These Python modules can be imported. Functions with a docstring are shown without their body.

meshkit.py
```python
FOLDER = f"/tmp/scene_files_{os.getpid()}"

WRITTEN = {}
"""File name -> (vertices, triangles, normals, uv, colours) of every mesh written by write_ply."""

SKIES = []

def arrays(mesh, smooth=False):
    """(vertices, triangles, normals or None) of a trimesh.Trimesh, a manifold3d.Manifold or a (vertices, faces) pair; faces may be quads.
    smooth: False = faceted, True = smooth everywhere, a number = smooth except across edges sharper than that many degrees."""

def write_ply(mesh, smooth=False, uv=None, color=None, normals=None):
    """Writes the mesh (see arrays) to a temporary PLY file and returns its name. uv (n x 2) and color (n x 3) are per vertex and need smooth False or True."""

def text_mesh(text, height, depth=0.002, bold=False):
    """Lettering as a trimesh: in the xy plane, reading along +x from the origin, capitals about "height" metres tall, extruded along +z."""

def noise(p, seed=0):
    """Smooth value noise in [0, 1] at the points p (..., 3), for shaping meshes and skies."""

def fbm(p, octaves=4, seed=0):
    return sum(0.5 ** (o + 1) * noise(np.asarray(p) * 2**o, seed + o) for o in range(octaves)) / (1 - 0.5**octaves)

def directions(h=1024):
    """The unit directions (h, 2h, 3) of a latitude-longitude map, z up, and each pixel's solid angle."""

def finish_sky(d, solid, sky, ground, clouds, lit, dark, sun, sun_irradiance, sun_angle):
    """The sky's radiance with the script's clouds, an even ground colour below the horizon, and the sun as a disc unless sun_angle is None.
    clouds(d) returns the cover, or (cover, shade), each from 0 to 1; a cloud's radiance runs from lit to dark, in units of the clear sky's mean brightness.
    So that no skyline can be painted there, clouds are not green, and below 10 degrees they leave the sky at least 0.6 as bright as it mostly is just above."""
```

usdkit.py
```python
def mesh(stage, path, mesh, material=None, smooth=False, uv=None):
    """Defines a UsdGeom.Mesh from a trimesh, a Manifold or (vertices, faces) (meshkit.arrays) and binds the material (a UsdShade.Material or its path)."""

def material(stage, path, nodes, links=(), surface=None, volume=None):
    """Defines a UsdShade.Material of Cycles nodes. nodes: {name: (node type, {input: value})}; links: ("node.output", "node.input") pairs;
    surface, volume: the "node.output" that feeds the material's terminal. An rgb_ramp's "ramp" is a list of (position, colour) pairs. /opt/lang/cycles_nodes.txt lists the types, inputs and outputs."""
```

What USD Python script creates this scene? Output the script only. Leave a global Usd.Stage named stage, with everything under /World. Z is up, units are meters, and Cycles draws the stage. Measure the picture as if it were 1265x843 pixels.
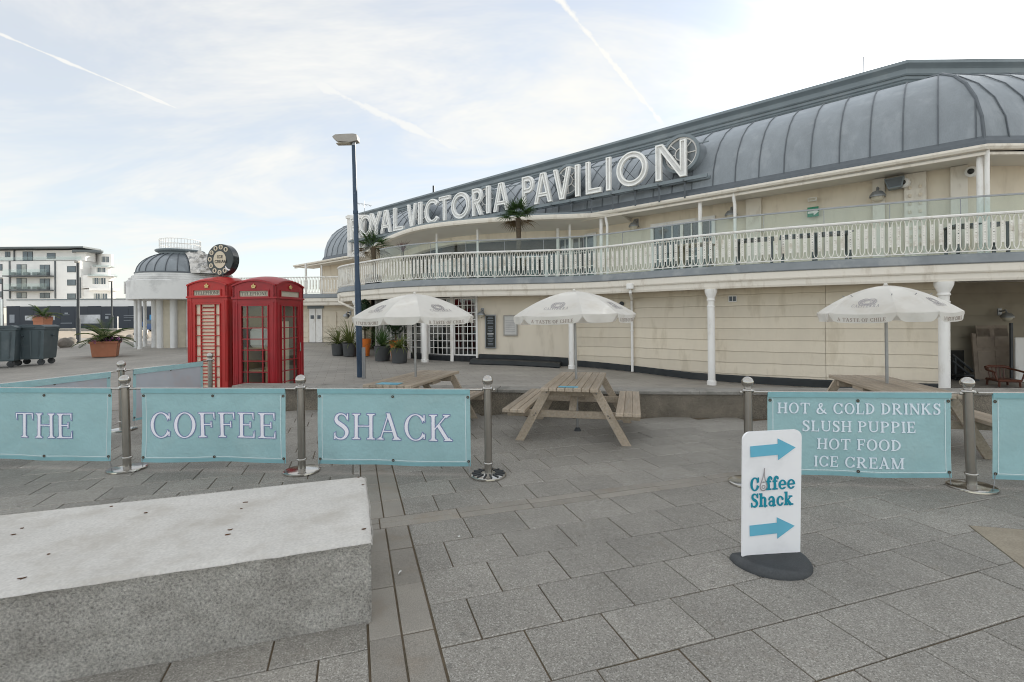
import math, numpy as np, trimesh, usdkit
from shapely.geometry import Polygon, LineString, Point, box as sbox, MultiPolygon
from shapely.ops import unary_union
from shapely import affinity
from scipy.interpolate import PchipInterpolator, CubicSpline
from pxr import Usd, UsdGeom, UsdLux, UsdShade, Gf, Sdf

stage = Usd.Stage.CreateInMemory()
UsdGeom.SetStageUpAxis(stage, UsdGeom.Tokens.z)
UsdGeom.SetStageMetersPerUnit(stage, 1.0)
UsdGeom.Xform.Define(stage, '/World')
UsdGeom.Scope.Define(stage, '/World/Looks')
rng = np.random.default_rng(7)
PI = math.pi

# ---------------------------------------------------------------- camera
HC, FPX, U0, V0, ROLL = 1.58, 603.0, 632.5, 393.0, math.radians(0.5)
cam = UsdGeom.Camera.Define(stage, '/World/camera')
cr, sr = math.cos(ROLL), math.sin(ROLL)
cam.AddTransformOp().Set(Gf.Matrix4d(cr, 0, -sr, 0, sr, 0, cr, 0, 0, -1, 0, 0, 0, 0, HC, 1))
cam.CreateHorizontalApertureAttr(36.0)
cam.CreateVerticalApertureAttr(36.0 * 682 / 1024)
cam.CreateFocalLengthAttr(36.0 * FPX / 1265)
cam.CreateVerticalApertureOffsetAttr(-(421.5 - V0) / 1265 * 36.0)
cam.CreateClippingRangeAttr(Gf.Vec2f(0.05, 3000))
EXPOSURE = 1.5
cam.CreateExposureAttr(EXPOSURE)

def at(u, v, Y):
    "the point at depth Y (metres in front of the camera) that shows at u, v of the photograph"
    x, y = (u - U0) / FPX, (V0 - v) / FPX
    return np.array([(x * cr + y * sr) * Y, Y, HC + (-x * sr + y * cr) * Y])

# ---------------------------------------------------------------- sky and sun
SUN_EL, SUN_AZ = math.radians(19.5), math.atan2(1.02, 1.0)
SKY, SUN = 0.12, 0.6
def ray(u, v):
    p = at(u, v, 1.0) - np.array([0, 0, HC]); return p / np.linalg.norm(p)
def sky_material():
    n, l = {}, []
    n['tc'] = ('texture_coordinate', {})
    n['sky'] = ('sky_texture', dict(sky_type='single_scattering', sun_disc=False, sun_elevation=SUN_EL, sun_rotation=SUN_AZ,
                                    altitude=0.0, air_density=1.0, aerosol_density=0.06, ozone_density=2.0))
    D = 'tc.generated'
    # thin cloud sheet: the direction projected on a flat layer, stretched noise
    n['sep'] = ('separate_xyz', {}); l.append((D, 'sep.vector'))
    n['zz'] = ('math', dict(math_type='maximum', value2=0.0)); l.append(('sep.z', 'zz.value1'))
    n['za'] = ('math', dict(math_type='add', value2=0.22)); l.append(('zz.value', 'za.value1'))
    n['px'] = ('math', dict(math_type='divide')); l += [('sep.x', 'px.value1'), ('za.value', 'px.value2')]
    n['py'] = ('math', dict(math_type='divide')); l += [('sep.y', 'py.value1'), ('za.value', 'py.value2')]
    n['pl'] = ('combine_xyz', {}); l += [('px.value', 'pl.x'), ('py.value', 'pl.y')]
    n['mp'] = ('mapping', dict(rotation=(0, 0, 0.7), scale=(0.9, 1.9, 1), location=(3.1, 0.4, 0))); l.append(('pl.vector', 'mp.vector'))
    n['nz'] = ('noise_texture', dict(scale=1.15, detail=9.0, roughness=0.62, distortion=0.5)); l.append(('mp.vector', 'nz.vector'))
    n['cl'] = ('map_range', dict(range_type='smoothstep', from_min=0.36, from_max=0.70, to_min=0.74, to_max=1.0, clamp=True)); l.append(('nz.fac', 'cl.value'))
    n['rag'] = ('noise_texture', dict(scale=26.0, detail=5.0, roughness=0.6)); l.append((D, 'rag.vector'))
    last = 'cl.result'
    def streak(k, a, b, w, soft, amount):
        nonlocal last
        da, db = ray(*a), ray(*b)
        nn = np.cross(da, db); nn /= np.linalg.norm(nn)
        along = db - da; along /= np.linalg.norm(along)
        s0, s1 = float(da @ along), float(db @ along)
        n[f'd{k}'] = ('vector_math', dict(math_type='dot_product', vector2=tuple(nn))); l.append((D, f'd{k}.vector1'))
        n[f'a{k}'] = ('math', dict(math_type='absolute')); l.append((f'd{k}.value', f'a{k}.value1'))
        n[f'w{k}'] = ('math', dict(math_type='multiply_add', value2=-w * 1.3, value3=w * 0.65)); l.append(('rag.fac', f'w{k}.value1'))
        n[f'e{k}'] = ('math', dict(math_type='add')); l.extend([(f'a{k}.value', f'e{k}.value1'), (f'w{k}.value', f'e{k}.value2')])
        n[f'm{k}'] = ('map_range', dict(range_type='smoothstep', from_min=0.0, from_max=w, to_min=1.0, to_max=0.0, clamp=True)); l.append((f'e{k}.value', f'm{k}.value'))
        n[f's{k}'] = ('vector_math', dict(math_type='dot_product', vector2=tuple(along))); l.append((D, f's{k}.vector1'))
        n[f'p{k}'] = ('map_range', dict(range_type='smoothstep', from_min=s0 - soft, from_max=s0 + soft, to_min=0, to_max=amount, clamp=True)); l.append((f's{k}.value', f'p{k}.value'))
        n[f'q{k}'] = ('map_range', dict(range_type='smoothstep', from_min=s1 - soft, from_max=s1 + soft, to_min=1, to_max=0, clamp=True)); l.append((f's{k}.value', f'q{k}.value'))
        n[f'x{k}'] = ('math', dict(math_type='multiply')); l.extend([(f'p{k}.result', f'x{k}.value1'), (f'q{k}.result', f'x{k}.value2')])
        n[f'y{k}'] = ('math', dict(math_type='multiply')); l.extend([(f'x{k}.value', f'y{k}.value1'), (f'm{k}.result', f'y{k}.value2')])
        n[f'z{k}'] = ('math', dict(math_type='maximum', use_clamp=True)); l.extend([(last, f'z{k}.value1'), (f'y{k}.value', f'z{k}.value2')])
        last = f'z{k}.value'
    streak(1, (-160, -25), (285, 162), 0.007, 0.10, .97)
    streak(2, (300, 62), (630, 214), 0.024, 0.13, 0.95)
    streak(3, (630, -74), (835, 173), 0.020, 0.06, 1.0)
    # cloud light: white, brighter towards the sun as thin cloud is
    sd = np.array([math.sin(SUN_AZ) * math.cos(SUN_EL), math.cos(SUN_AZ) * math.cos(SUN_EL), math.sin(SUN_EL)])
    n['sun'] = ('vector_math', dict(math_type='dot_product', vector2=tuple(sd))); l.append((D, 'sun.vector1'))
    n['sg'] = ('map_range', dict(from_min=0.2, from_max=1.0, to_min=0.0, to_max=1.0, clamp=True)); l.append(('sun.value', 'sg.value'))
    n['sp'] = ('math', dict(math_type='power', value2=30.0)); l.append(('sg.result', 'sp.value1'))
    n['sb'] = ('math', dict(math_type='multiply_add', value2=CLOUD_SUN, value3=CLOUD)); l.append(('sp.value', 'sb.value1'))
    n['lm'] = ('map_range', dict(from_min=0.74, from_max=1.0, to_min=0.9, to_max=1.13)); l.append((last, 'lm.value'))
    n['sl'] = ('math', dict(math_type='multiply')); l += [('lm.result', 'sl.value1'), ('sb.value', 'sl.value2')]
    n['cc'] = ('vector_math', dict(math_type='scale', vector1=(1.0, 0.995, 0.955))); l.append(('sl.value', 'cc.scale'))
    n['mix'] = ('mix_color', dict(blend_type='mix', use_clamp=False)); l += [(last, 'mix.fac'), ('sky.color', 'mix.a'), ('cc.vector', 'mix.b')]
    n['bg'] = ('background_shader', dict(strength=SKY)); l.append(('mix.result', 'bg.color'))
    return usdkit.material(stage, '/World/Looks/sky', n, l, surface='bg.background')
CLOUD, CLOUD_SUN = 2.6, 9.
dome = UsdLux.DomeLight.Define(stage, '/World/sky')
UsdShade.MaterialBindingAPI.Apply(dome.GetPrim()).Bind(sky_material())
dome.GetPrim().SetCustomDataByKey('kind', 'structure')
sun = UsdLux.DistantLight.Define(stage, '/World/sun')
sun.CreateNormalizeAttr(True); sun.CreateIntensityAttr(SUN); sun.CreateAngleAttr(0.5); sun.CreateColorAttr(Gf.Vec3f(1, .93, .82))
sun.AddRotateXYZOp().Set(Gf.Vec3f(90 - math.degrees(SUN_EL), 0, 180 - math.degrees(SUN_AZ)))

# ---------------------------------------------------------------- materials
def M(name, base, rough=.6, metal=0., var=.12, scale=6., bump=0., bscale=80., rnd=0., spec=.5, dirt=None, dscale=1.2, damt=.5, stretch=None, obj=False, coat=0., fine=0., fscale=120., dlo=.5, dhi=.68, trans=None):
    "a surface of one colour with soft variation; dirt: a second colour in patches; fine: small grain; rnd: repeats vary"
    n, l = {}, []
    base = np.array(base, float)
    if obj: n['g'] = ('texture_coordinate', {}); P = 'g.object'
    else: n['g'] = ('geometry', {}); P = 'g.position'
    if stretch is not None:
        n['mp'] = ('mapping', dict(scale=stretch)); l.append((P, 'mp.vector')); P = 'mp.vector'
    n['n1'] = ('noise_texture', dict(scale=scale, detail=5., roughness=.6)); l.append((P, 'n1.vector'))
    n['r1'] = ('rgb_ramp', dict(ramp=[(.28, tuple(base * (1 - var))), (.72, tuple(np.clip(base * (1 + var), 0, 1)))])); l.append(('n1.fac', 'r1.fac'))
    col = 'r1.color'
    if fine:
        n['n2'] = ('noise_texture', dict(scale=fscale, detail=2.)); l.append((P, 'n2.vector'))
        n['m2'] = ('map_range', dict(from_min=.3, from_max=.7, to_min=1 - fine, to_max=1 + fine)); l.append(('n2.fac', 'm2.value'))
        n['v2'] = ('vector_math', dict(math_type='scale')); l += [(col, 'v2.vector1'), ('m2.result', 'v2.scale')]; col = 'v2.vector'
    if dirt is not None:
        n['n3'] = ('noise_texture', dict(scale=dscale, detail=7., roughness=.65)); l.append((P, 'n3.vector'))
        n['m3'] = ('map_range', dict(range_type='smoothstep', from_min=dlo, from_max=dhi, to_min=0, to_max=damt, clamp=True)); l.append(('n3.fac', 'm3.value'))
        n['x3'] = ('mix_color', dict(b=tuple(dirt))); l += [('m3.result', 'x3.fac'), (col, 'x3.a')]; col = 'x3.result'
    if rnd:
        n['oi'] = ('object_info', {})
        n['mr'] = ('map_range', dict(to_min=1 - rnd, to_max=1 + rnd)); l.append(('oi.random', 'mr.value'))
        n['vr'] = ('vector_math', dict(math_type='scale')); l += [(col, 'vr.vector1'), ('mr.result', 'vr.scale')]; col = 'vr.vector'
    n['p'] = ('principled_bsdf', dict(roughness=rough, metallic=metal, specular_ior_level=spec, coat_weight=coat))
    l.append((col, 'p.base_color'))
    if bump:
        n['nb'] = ('noise_texture', dict(scale=bscale, detail=4., roughness=.6)); l.append((P, 'nb.vector'))
        n['b'] = ('bump', dict(strength=1.0, distance=bump)); l += [('nb.fac', 'b.height'), ('b.normal', 'p.normal')]
    surf = 'p.BSDF'
    if trans is not None:
        n['tr'] = ('translucent_bsdf', {}); l.append((col, 'tr.color'))
        n['mx'] = ('mix_closure', dict(fac=trans)); l += [('p.BSDF', 'mx.closure1'), ('tr.BSDF', 'mx.closure2')]; surf = 'mx.closure'
    MAT[name] = usdkit.material(stage, '/World/Looks/' + name, n, l, surface=surf)
MAT = {}

# ---------------------------------------------------------------- meshes: (vertices, triangles)
def J(*ms):
    ms = [m for x in ms for m in (x if isinstance(x, list) else [x])]
    v, f, k = [], [], 0
    for a, b in ms:
        v.append(np.asarray(a, float)); f.append(np.asarray(b, int) + k); k += len(a)
    return np.vstack(v), np.vstack(f)
BF = np.array([[0,2,1],[0,3,2],[4,5,6],[4,6,7],[0,1,5],[0,5,4],[1,2,6],[1,6,5],[2,3,7],[2,7,6],[3,0,4],[3,4,7]])
def rotz(v, a):
    c, s = math.cos(a), math.sin(a); v = np.array(v, float)
    return np.c_[v[:, 0] * c - v[:, 1] * s, v[:, 0] * s + v[:, 1] * c, v[:, 2]]
def tr(m, loc=(0, 0, 0), rz=0., rx=0., ry=0., s=1.):
    v = np.array(m[0], float) * s
    if rx: c, k = math.cos(rx), math.sin(rx); v = np.c_[v[:, 0], v[:, 1] * c - v[:, 2] * k, v[:, 1] * k + v[:, 2] * c]
    if ry: c, k = math.cos(ry), math.sin(ry); v = np.c_[v[:, 0] * c + v[:, 2] * k, v[:, 1], -v[:, 0] * k + v[:, 2] * c]
    if rz: v = rotz(v, rz)
    return v + np.asarray(loc, float), m[1]
def box(x0, x1, y0, y1, z0, z1, ch=0.):
    if ch:
        p = []
        for sx, x in ((1, x0), (-1, x1)):
            for sy, y in ((1, y0), (-1, y1)):
                for sz, z in ((1, z0), (-1, z1)):
                    p += [(x, y + sy * ch, z + sz * ch), (x + sx * ch, y, z + sz * ch), (x + sx * ch, y + sy * ch, z)]
        h = trimesh.Trimesh(p, process=False).convex_hull
        return np.array(h.vertices), np.array(h.faces)
    return np.array([(x0,y0,z0),(x1,y0,z0),(x1,y1,z0),(x0,y1,z0),(x0,y0,z1),(x1,y0,z1),(x1,y1,z1),(x0,y1,z1)], float), BF
def cbox(c, s, rz=0., ch=0.):
    return tr(box(-s[0]/2, s[0]/2, -s[1]/2, s[1]/2, -s[2]/2, s[2]/2, ch), c, rz)
def bar(a, b, w, h=None, up=(0, 0, 1)):
    "a straight square-section bar from a to b; w across, h along up"
    a, b = np.asarray(a, float), np.asarray(b, float); h = h or w
    t = b - a; t /= np.linalg.norm(t); s = np.cross(t, up)
    if np.linalg.norm(s) < 1e-6: s = np.cross(t, (1, 0, 0))
    s /= np.linalg.norm(s); q = np.cross(s, t)
    c = [(-1, -1), (1, -1), (1, 1), (-1, 1)]
    v = [a + s * i * w / 2 + q * j * h / 2 for i, j in c] + [b + s * i * w / 2 + q * j * h / 2 for i, j in c]
    return fixn((np.array(v), BF))
def fixn(m):
    t = trimesh.Trimesh(m[0], m[1], process=False)
    if t.volume < 0: return m[0], np.asarray(m[1])[:, ::-1]
    return m
def lathe(prof, n=24):
    prof = np.array(prof, float); k = len(prof); a = np.arange(n) * 2 * PI / n
    v = np.stack([prof[None, :, 0] * np.cos(a)[:, None], prof[None, :, 0] * np.sin(a)[:, None], np.broadcast_to(prof[:, 1], (n, k))], -1).reshape(-1, 3)
    i, j = np.meshgrid(np.arange(n), np.arange(k - 1), indexing='ij'); i2 = (i + 1) % n
    q = np.stack([i * k + j, i2 * k + j, i2 * k + j + 1, i * k + j + 1], -1).reshape(-1, 4)
    return v, np.vstack([q[:, [0, 1, 2]], q[:, [0, 2, 3]]])
def cyl(r, z0, z1, n=20, r2=None):
    r2 = r if r2 is None else r2
    return lathe([(0.0, z0), (r, z0), (r2, z1), (0.0, z1)], n)
def sphere(r, c=(0, 0, 0), n=20, sz=1.):
    a = np.linspace(-PI / 2, PI / 2, n // 2 + 1)
    return tr(lathe(np.c_[r * np.cos(a) + 1e-5, r * sz * np.sin(a)], n), c)
def tube(p, r, sides=8, closed=False):
    p = np.asarray(p, float); n = len(p)
    if closed: t = np.roll(p, -1, 0) - np.roll(p, 1, 0)
    else: t = np.gradient(p, axis=0)
    t /= np.linalg.norm(t, axis=1, keepdims=True) + 1e-12
    ref = np.array([0, 0, 1.0]) if abs(t[:, 2]).mean() < .8 else np.array([1.0, 0, 0])
    a = np.cross(t, ref); a /= np.linalg.norm(a, axis=1, keepdims=True) + 1e-12
    b = np.cross(t, a); g = np.arange(sides) * 2 * PI / sides
    r = np.broadcast_to(r, (n,))
    v = (p[:, None] + r[:, None, None] * (np.cos(g)[None, :, None] * a[:, None] + np.sin(g)[None, :, None] * b[:, None])).reshape(-1, 3)
    f = []
    for i in range(n if closed else n - 1):
        i2 = (i + 1) % n
        for j in range(sides):
            j2 = (j + 1) % sides
            f += [(i*sides+j, i*sides+j2, i2*sides+j2), (i*sides+j, i2*sides+j2, i2*sides+j)]
    if not closed:
        v = np.vstack([v, p[:1], p[-1:]]); k = n * sides
        for j in range(sides):
            j2 = (j + 1) % sides
            f += [(k, j2, j), (k + 1, (n-1)*sides+j, (n-1)*sides+j2)]
    return v, np.array(f)
def rod(a, b, r, sides=10): return tube([a, b], r, sides)
def polys(s): return [s] if isinstance(s, Polygon) else [g for g in s.geoms if isinstance(g, Polygon)]
def ext(shape, depth, tol=0):
    "shapely shape in x, y extruded along z"
    if tol: shape = shape.simplify(tol)
    out = []
    for g in polys(shape):
        if g.is_empty or g.area < 1e-9: continue
        t = trimesh.creation.extrude_polygon(g, depth, engine='earcut'); out.append((np.array(t.vertices), np.array(t.faces)))
    return J(*out)
def stand(m):
    "from lying in x, y with depth z to standing, facing -y"
    v = np.asarray(m[0]); return np.c_[v[:, 0], -v[:, 2], v[:, 1]], m[1]
def prism(pts, z0, z1):
    return tr(ext(Polygon(pts).buffer(0), z1 - z0), (0, 0, z0))
def normals2(p, closed=False):
    p = np.asarray(p, float); d = np.diff(p, axis=0); d /= np.linalg.norm(d, axis=1, keepdims=True)
    n = np.c_[d[:, 1], -d[:, 0]]                       # to the right of travel: outward for a front that runs left to right
    a = np.vstack([n[:1], n]); b = np.vstack([n, n[-1:]]); s = a + b
    return s / np.maximum(1e-9, (1 + (a * b).sum(1)))[:, None]
def sweep(path, prof, cap=True):
    "a closed profile of (outward, z) swept along a plan path"
    p = np.asarray(path, float); n = normals2(p); prof = np.asarray(prof, float); k = len(prof)
    v = np.concatenate([p[:, None, :] + n[:, None, :] * prof[None, :, :1], np.broadcast_to(prof[None, :, 1:], (len(p), k, 1))], -1).reshape(-1, 3)
    f = []
    for i in range(len(p) - 1):
        for j in range(k):
            j2 = (j + 1) % k
            f += [(i*k+j, (i+1)*k+j, (i+1)*k+j2), (i*k+j, (i+1)*k+j2, i*k+j2)]
    if cap:
        for j in range(1, k - 1):
            f += [(0, j, j + 1), ((len(p)-1)*k, (len(p)-1)*k+j+1, (len(p)-1)*k+j)]
    return fixn((v, np.array(f)))
def offset(path, d):
    p = np.asarray(path, float); return p + normals2(p) * d
class Path:
    def __init__(s, pts):
        s.p = np.asarray(pts, float); s.s = np.r_[0, np.cumsum(np.linalg.norm(np.diff(s.p, axis=0), axis=1))]; s.L = s.s[-1]
    def at(s, t): return np.array([np.interp(t, s.s, s.p[:, 0]), np.interp(t, s.s, s.p[:, 1])])
    def ang(s, t):
        d = s.at(min(t + .05, s.L)) - s.at(max(t - .05, 0)); return math.atan2(d[1], d[0])
    def cut(s, a, b, step=.3):
        ts = np.linspace(a, b, max(2, int(math.ceil((b - a) / step)) + 1)); return np.array([s.at(t) for t in ts])
    def at_u(s, u, lo=0, hi=None):
        "arc length where the path shows at column u of the photograph (first crossing from the right)"
        ts = np.linspace(lo, s.L if hi is None else hi, 4000); q = np.array([np.interp(ts, s.s, s.p[:, 0]), np.interp(ts, s.s, s.p[:, 1])])
        g = q[0] / q[1] - (u - U0) / FPX; k = np.nonzero(np.diff(np.sign(g)))[0]
        return ts[k[-1]] if len(k) else ts[np.argmin(abs(g))]

# ---------------------------------------------------------------- things and parts
USED, OFF = {}, {}
def fresh(parent, name):
    k = USED.setdefault((parent, name), 0); USED[(parent, name)] += 1
    return f'{parent}/{name}' + (f'_{k:03d}' if k else '')
def tag(prim, label=None, cat=None, group=None, kind=None):
    for k, v in (('label', label), ('category', cat), ('group', group), ('kind', kind)):
        if v: prim.SetCustomDataByKey(k, v)
def thing(name, label, cat, loc=(0, 0, 0), rz=0., group=None, kind=None, tilt=(0, 0), world=False):
    path = fresh('/World', name); x = UsdGeom.Xform.Define(stage, path)
    x.AddTranslateOp().Set(Gf.Vec3d(*map(float, loc)))
    if not world: x.AddRotateXYZOp().Set(Gf.Vec3f(tilt[0], tilt[1], math.degrees(rz)))
    OFF[path] = np.asarray(loc, float) if world else None
    tag(x.GetPrim(), label, cat, group, kind)
    return path
def part(parent, name, m, mat, smooth=False, label=None, kind=None):
    path = fresh(parent, name); off = OFF.get('/'.join(path.split('/')[:3]))
    v, f = np.asarray(m[0], float), np.asarray(m[1], int)
    if off is not None: v = v - off
    usdkit.mesh(stage, path, (v, f), MAT[mat] if isinstance(mat, str) else mat, smooth)
    tag(stage.GetPrimAtPath(path), label, None, None, kind)
    return path
def single(name, label, cat, m, mat, smooth=False, group=None, kind=None):
    path = fresh('/World', name)
    usdkit.mesh(stage, path, (np.asarray(m[0], float), np.asarray(m[1], int)), MAT[mat], smooth)
    tag(stage.GetPrimAtPath(path), label, cat, group, kind); return path
def copy(src, name, label, cat, loc, rz=0., group=None, tilt=(0, 0)):
    path = thing(name, label, cat, loc, rz, group, tilt=tilt); p = stage.GetPrimAtPath(path)
    p.GetReferences().AddInternalReference(src); p.SetInstanceable(True); return path

# ---------------------------------------------------------------- lettering: drawn as shapes, capitals 1 high
def st(pts, w, flat=True): return LineString(pts).buffer(w / 2, cap_style='flat' if flat else 'round', join_style='mitre')
def ell(cx, cy, rx, ry): return affinity.scale(Point(cx, cy).buffer(1, 24), rx, ry)
def brush(pts, ws, n=40):
    pts = np.array(pts, float); s = np.r_[0, np.cumsum(np.linalg.norm(np.diff(pts, axis=0), axis=1))]
    q = np.linspace(0, s[-1], n); c = CubicSpline(s, pts)(q); w = PchipInterpolator(s, ws)(q)
    return unary_union([LineString([c[i], c[i+1]]).buffer((w[i] + w[i+1]) / 4, 6) for i in range(n - 1)])
def serif_font(T=.13, t=.052, sf=.045, se=.085):
    def ser(x, y, w, d=1, l=1, r=1):
        a, b = x - w / 2, x + w / 2
        return Polygon([(a - se * l, y), (b + se * r, y), (b + se * r, y + d * sf), (b + .02 * r, y + d * (sf + .02)), (b, y + d * (sf + .07)), (a, y + d * (sf + .07)), (a - .02 * l, y + d * (sf + .02)), (a - se * l, y + d * sf)])
    def stem(x, w=T, top=1, bot=1):
        p = [sbox(x - w / 2, 0, x + w / 2, 1)]
        if bot: p.append(ser(x, 0, w))
        if top: p.append(ser(x, 1, w, -1))
        return unary_union(p)
    x0 = se + T / 2
    def beak(x, y, d): return Polygon([(x - .03, y), (x + .03, y), (x + .03, y - d * .28), (x, y - d * .26), (x - .03, y - d * .12)])
    G = {}
    G['I'] = (stem(x0), 2 * x0)
    G['H'] = (unary_union([stem(x0), stem(x0 + .54), sbox(x0, .49, x0 + .54, .49 + t)]), 2 * x0 + .54)
    G['T'] = (unary_union([stem(.4, top=0), sbox(.03, 1 - t, .77, 1), beak(.05, 1, 1), beak(.75, 1, 1)]), .8)
    arms = [sbox(x0, 1 - t, x0 + .47, 1), beak(x0 + .45, 1, 1), sbox(x0, .49, x0 + .34, .49 + t), sbox(x0 + .31, .4, x0 + .36, .64)]
    G['F'] = (unary_union([stem(x0)] + arms), x0 + .5)
    G['E'] = (unary_union([stem(x0)] + arms + [sbox(x0, 0, x0 + .5, t), beak(x0 + .48, 0, -1)]), x0 + .55)
    G['L'] = (unary_union([stem(x0), sbox(x0, 0, x0 + .46, t), beak(x0 + .44, 0, -1)]), x0 + .5)
    ring = lambda cx, rx, ry, k: ell(cx, .5, rx, ry).difference(ell(cx, .5, rx - k, ry - t))
    G['O'] = (ring(.42, .41, .515, T), .84)
    G['D'] = (unary_union([stem(x0), ell(x0, .5, .58, .5).difference(ell(x0, .5, .58 - T, .5 - t)).intersection(sbox(x0, 0, 2, 1))]), x0 + .62)
    cc = ring(.42, .41, .515, T).difference(Polygon([(.42, .5), (1.4, 1.15), (1.4, -.2)]).union(sbox(.7, .25, 1, .75)))
    G['C'] = (unary_union([cc, beak(.74, .98, 1), beak(.74, .06, -1).intersection(sbox(0, 0, 2, .24))]), .82)
    G['S'] = (unary_union([brush([(.5, .78), (.42, .93), (.28, .985), (.12, .9), (.1, .73), (.25, .58), (.42, .45), (.5, .28), (.42, .08), (.26, .015), (.12, .06), (.05, .24)], [.05, .06, .06, .1, .14, .16, .16, .14, .1, .06, .06, .05]), beak(.52, 1, 1), beak(.05, .0, -1)]), .6)
    G['P'] = (unary_union([stem(x0), ell(x0 + .1, .74, .42, .26).difference(ell(x0 + .1, .74, .42 - T, .26 - t)).intersection(sbox(x0, 0, 2, 1)), sbox(x0, 1 - t, x0 + .12, 1), sbox(x0, .48, x0 + .12, .48 + t)]), x0 + .56)
    G['R'] = (unary_union([G['P'][0], st([(x0 + .2, .52), (x0 + .56, .0)], T).intersection(sbox(0, 0, 2, .54)), ser(x0 + .56, 0, T, 1, 0, .7)]), x0 + .72)
    G['A'] = (unary_union([st([(.09, -.02), (.40, 1.02)], t), st([(.37, 1.05), (.70, -.05)], T), sbox(.2, .3, .6, .3 + t), ser(.1, 0, t + .02), ser(.69, 0, T)]).intersection(sbox(-.1, 0, 1, 1.03)), .86)
    G['K'] = (unary_union([stem(x0), st([(x0, .38), (x0 + .5, 1.0)], t), st([(x0 + .17, .62), (x0 + .56, -.04)], T), ser(x0 + .48, 1, t + .03, -1), ser(x0 + .54, 0, T)]).intersection(sbox(-.1, 0, 2, 1)), x0 + .72)
    G['N'] = (unary_union([stem(x0 - .03, t + .01), stem(x0 + .57, t + .01, bot=0), st([(x0 - .05, 1.0), (x0 + .58, 0)], T)]).intersection(sbox(-.1, 0, 2, 1)), 2 * x0 + .52)
    G['M'] = (unary_union([stem(x0 - .03, t + .01, top=0), stem(x0 + .74, T), st([(x0 - .03, 1), (x0 + .35, 0)], T), st([(x0 + .35, .0), (x0 + .72, 1)], t), ser(x0 - .03, 1, t, -1)]).intersection(sbox(-.1, 0, 2, 1)), 2 * x0 + .74)
    u = st([(x0, 1), (x0, .32)] + [(x0 + .28 - .28 * math.cos(a), .30 - .24 * math.sin(a)) for a in np.linspace(0, PI, 14)] + [(x0 + .56, 1)], t + .02)
    G['U'] = (unary_union([u, sbox(x0 - T / 2, .3, x0 + T / 2, 1), ser(x0, 1, T, -1), ser(x0 + .56, 1, t, -1)]).intersection(sbox(-.1, 0, 2, 1)), 2 * x0 + .54)
    G['&'] = (brush([(.82, .03), (.62, .2), (.28, .68), (.3, .92), (.44, .96), (.5, .8), (.3, .56), (.1, .33), (.12, .1), (.32, .02), (.58, .12), (.74, .45)], [.1, .13, .12, .08, .07, .08, .08, .13, .13, .07, .06, .05], 60), .9)
    return G
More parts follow.
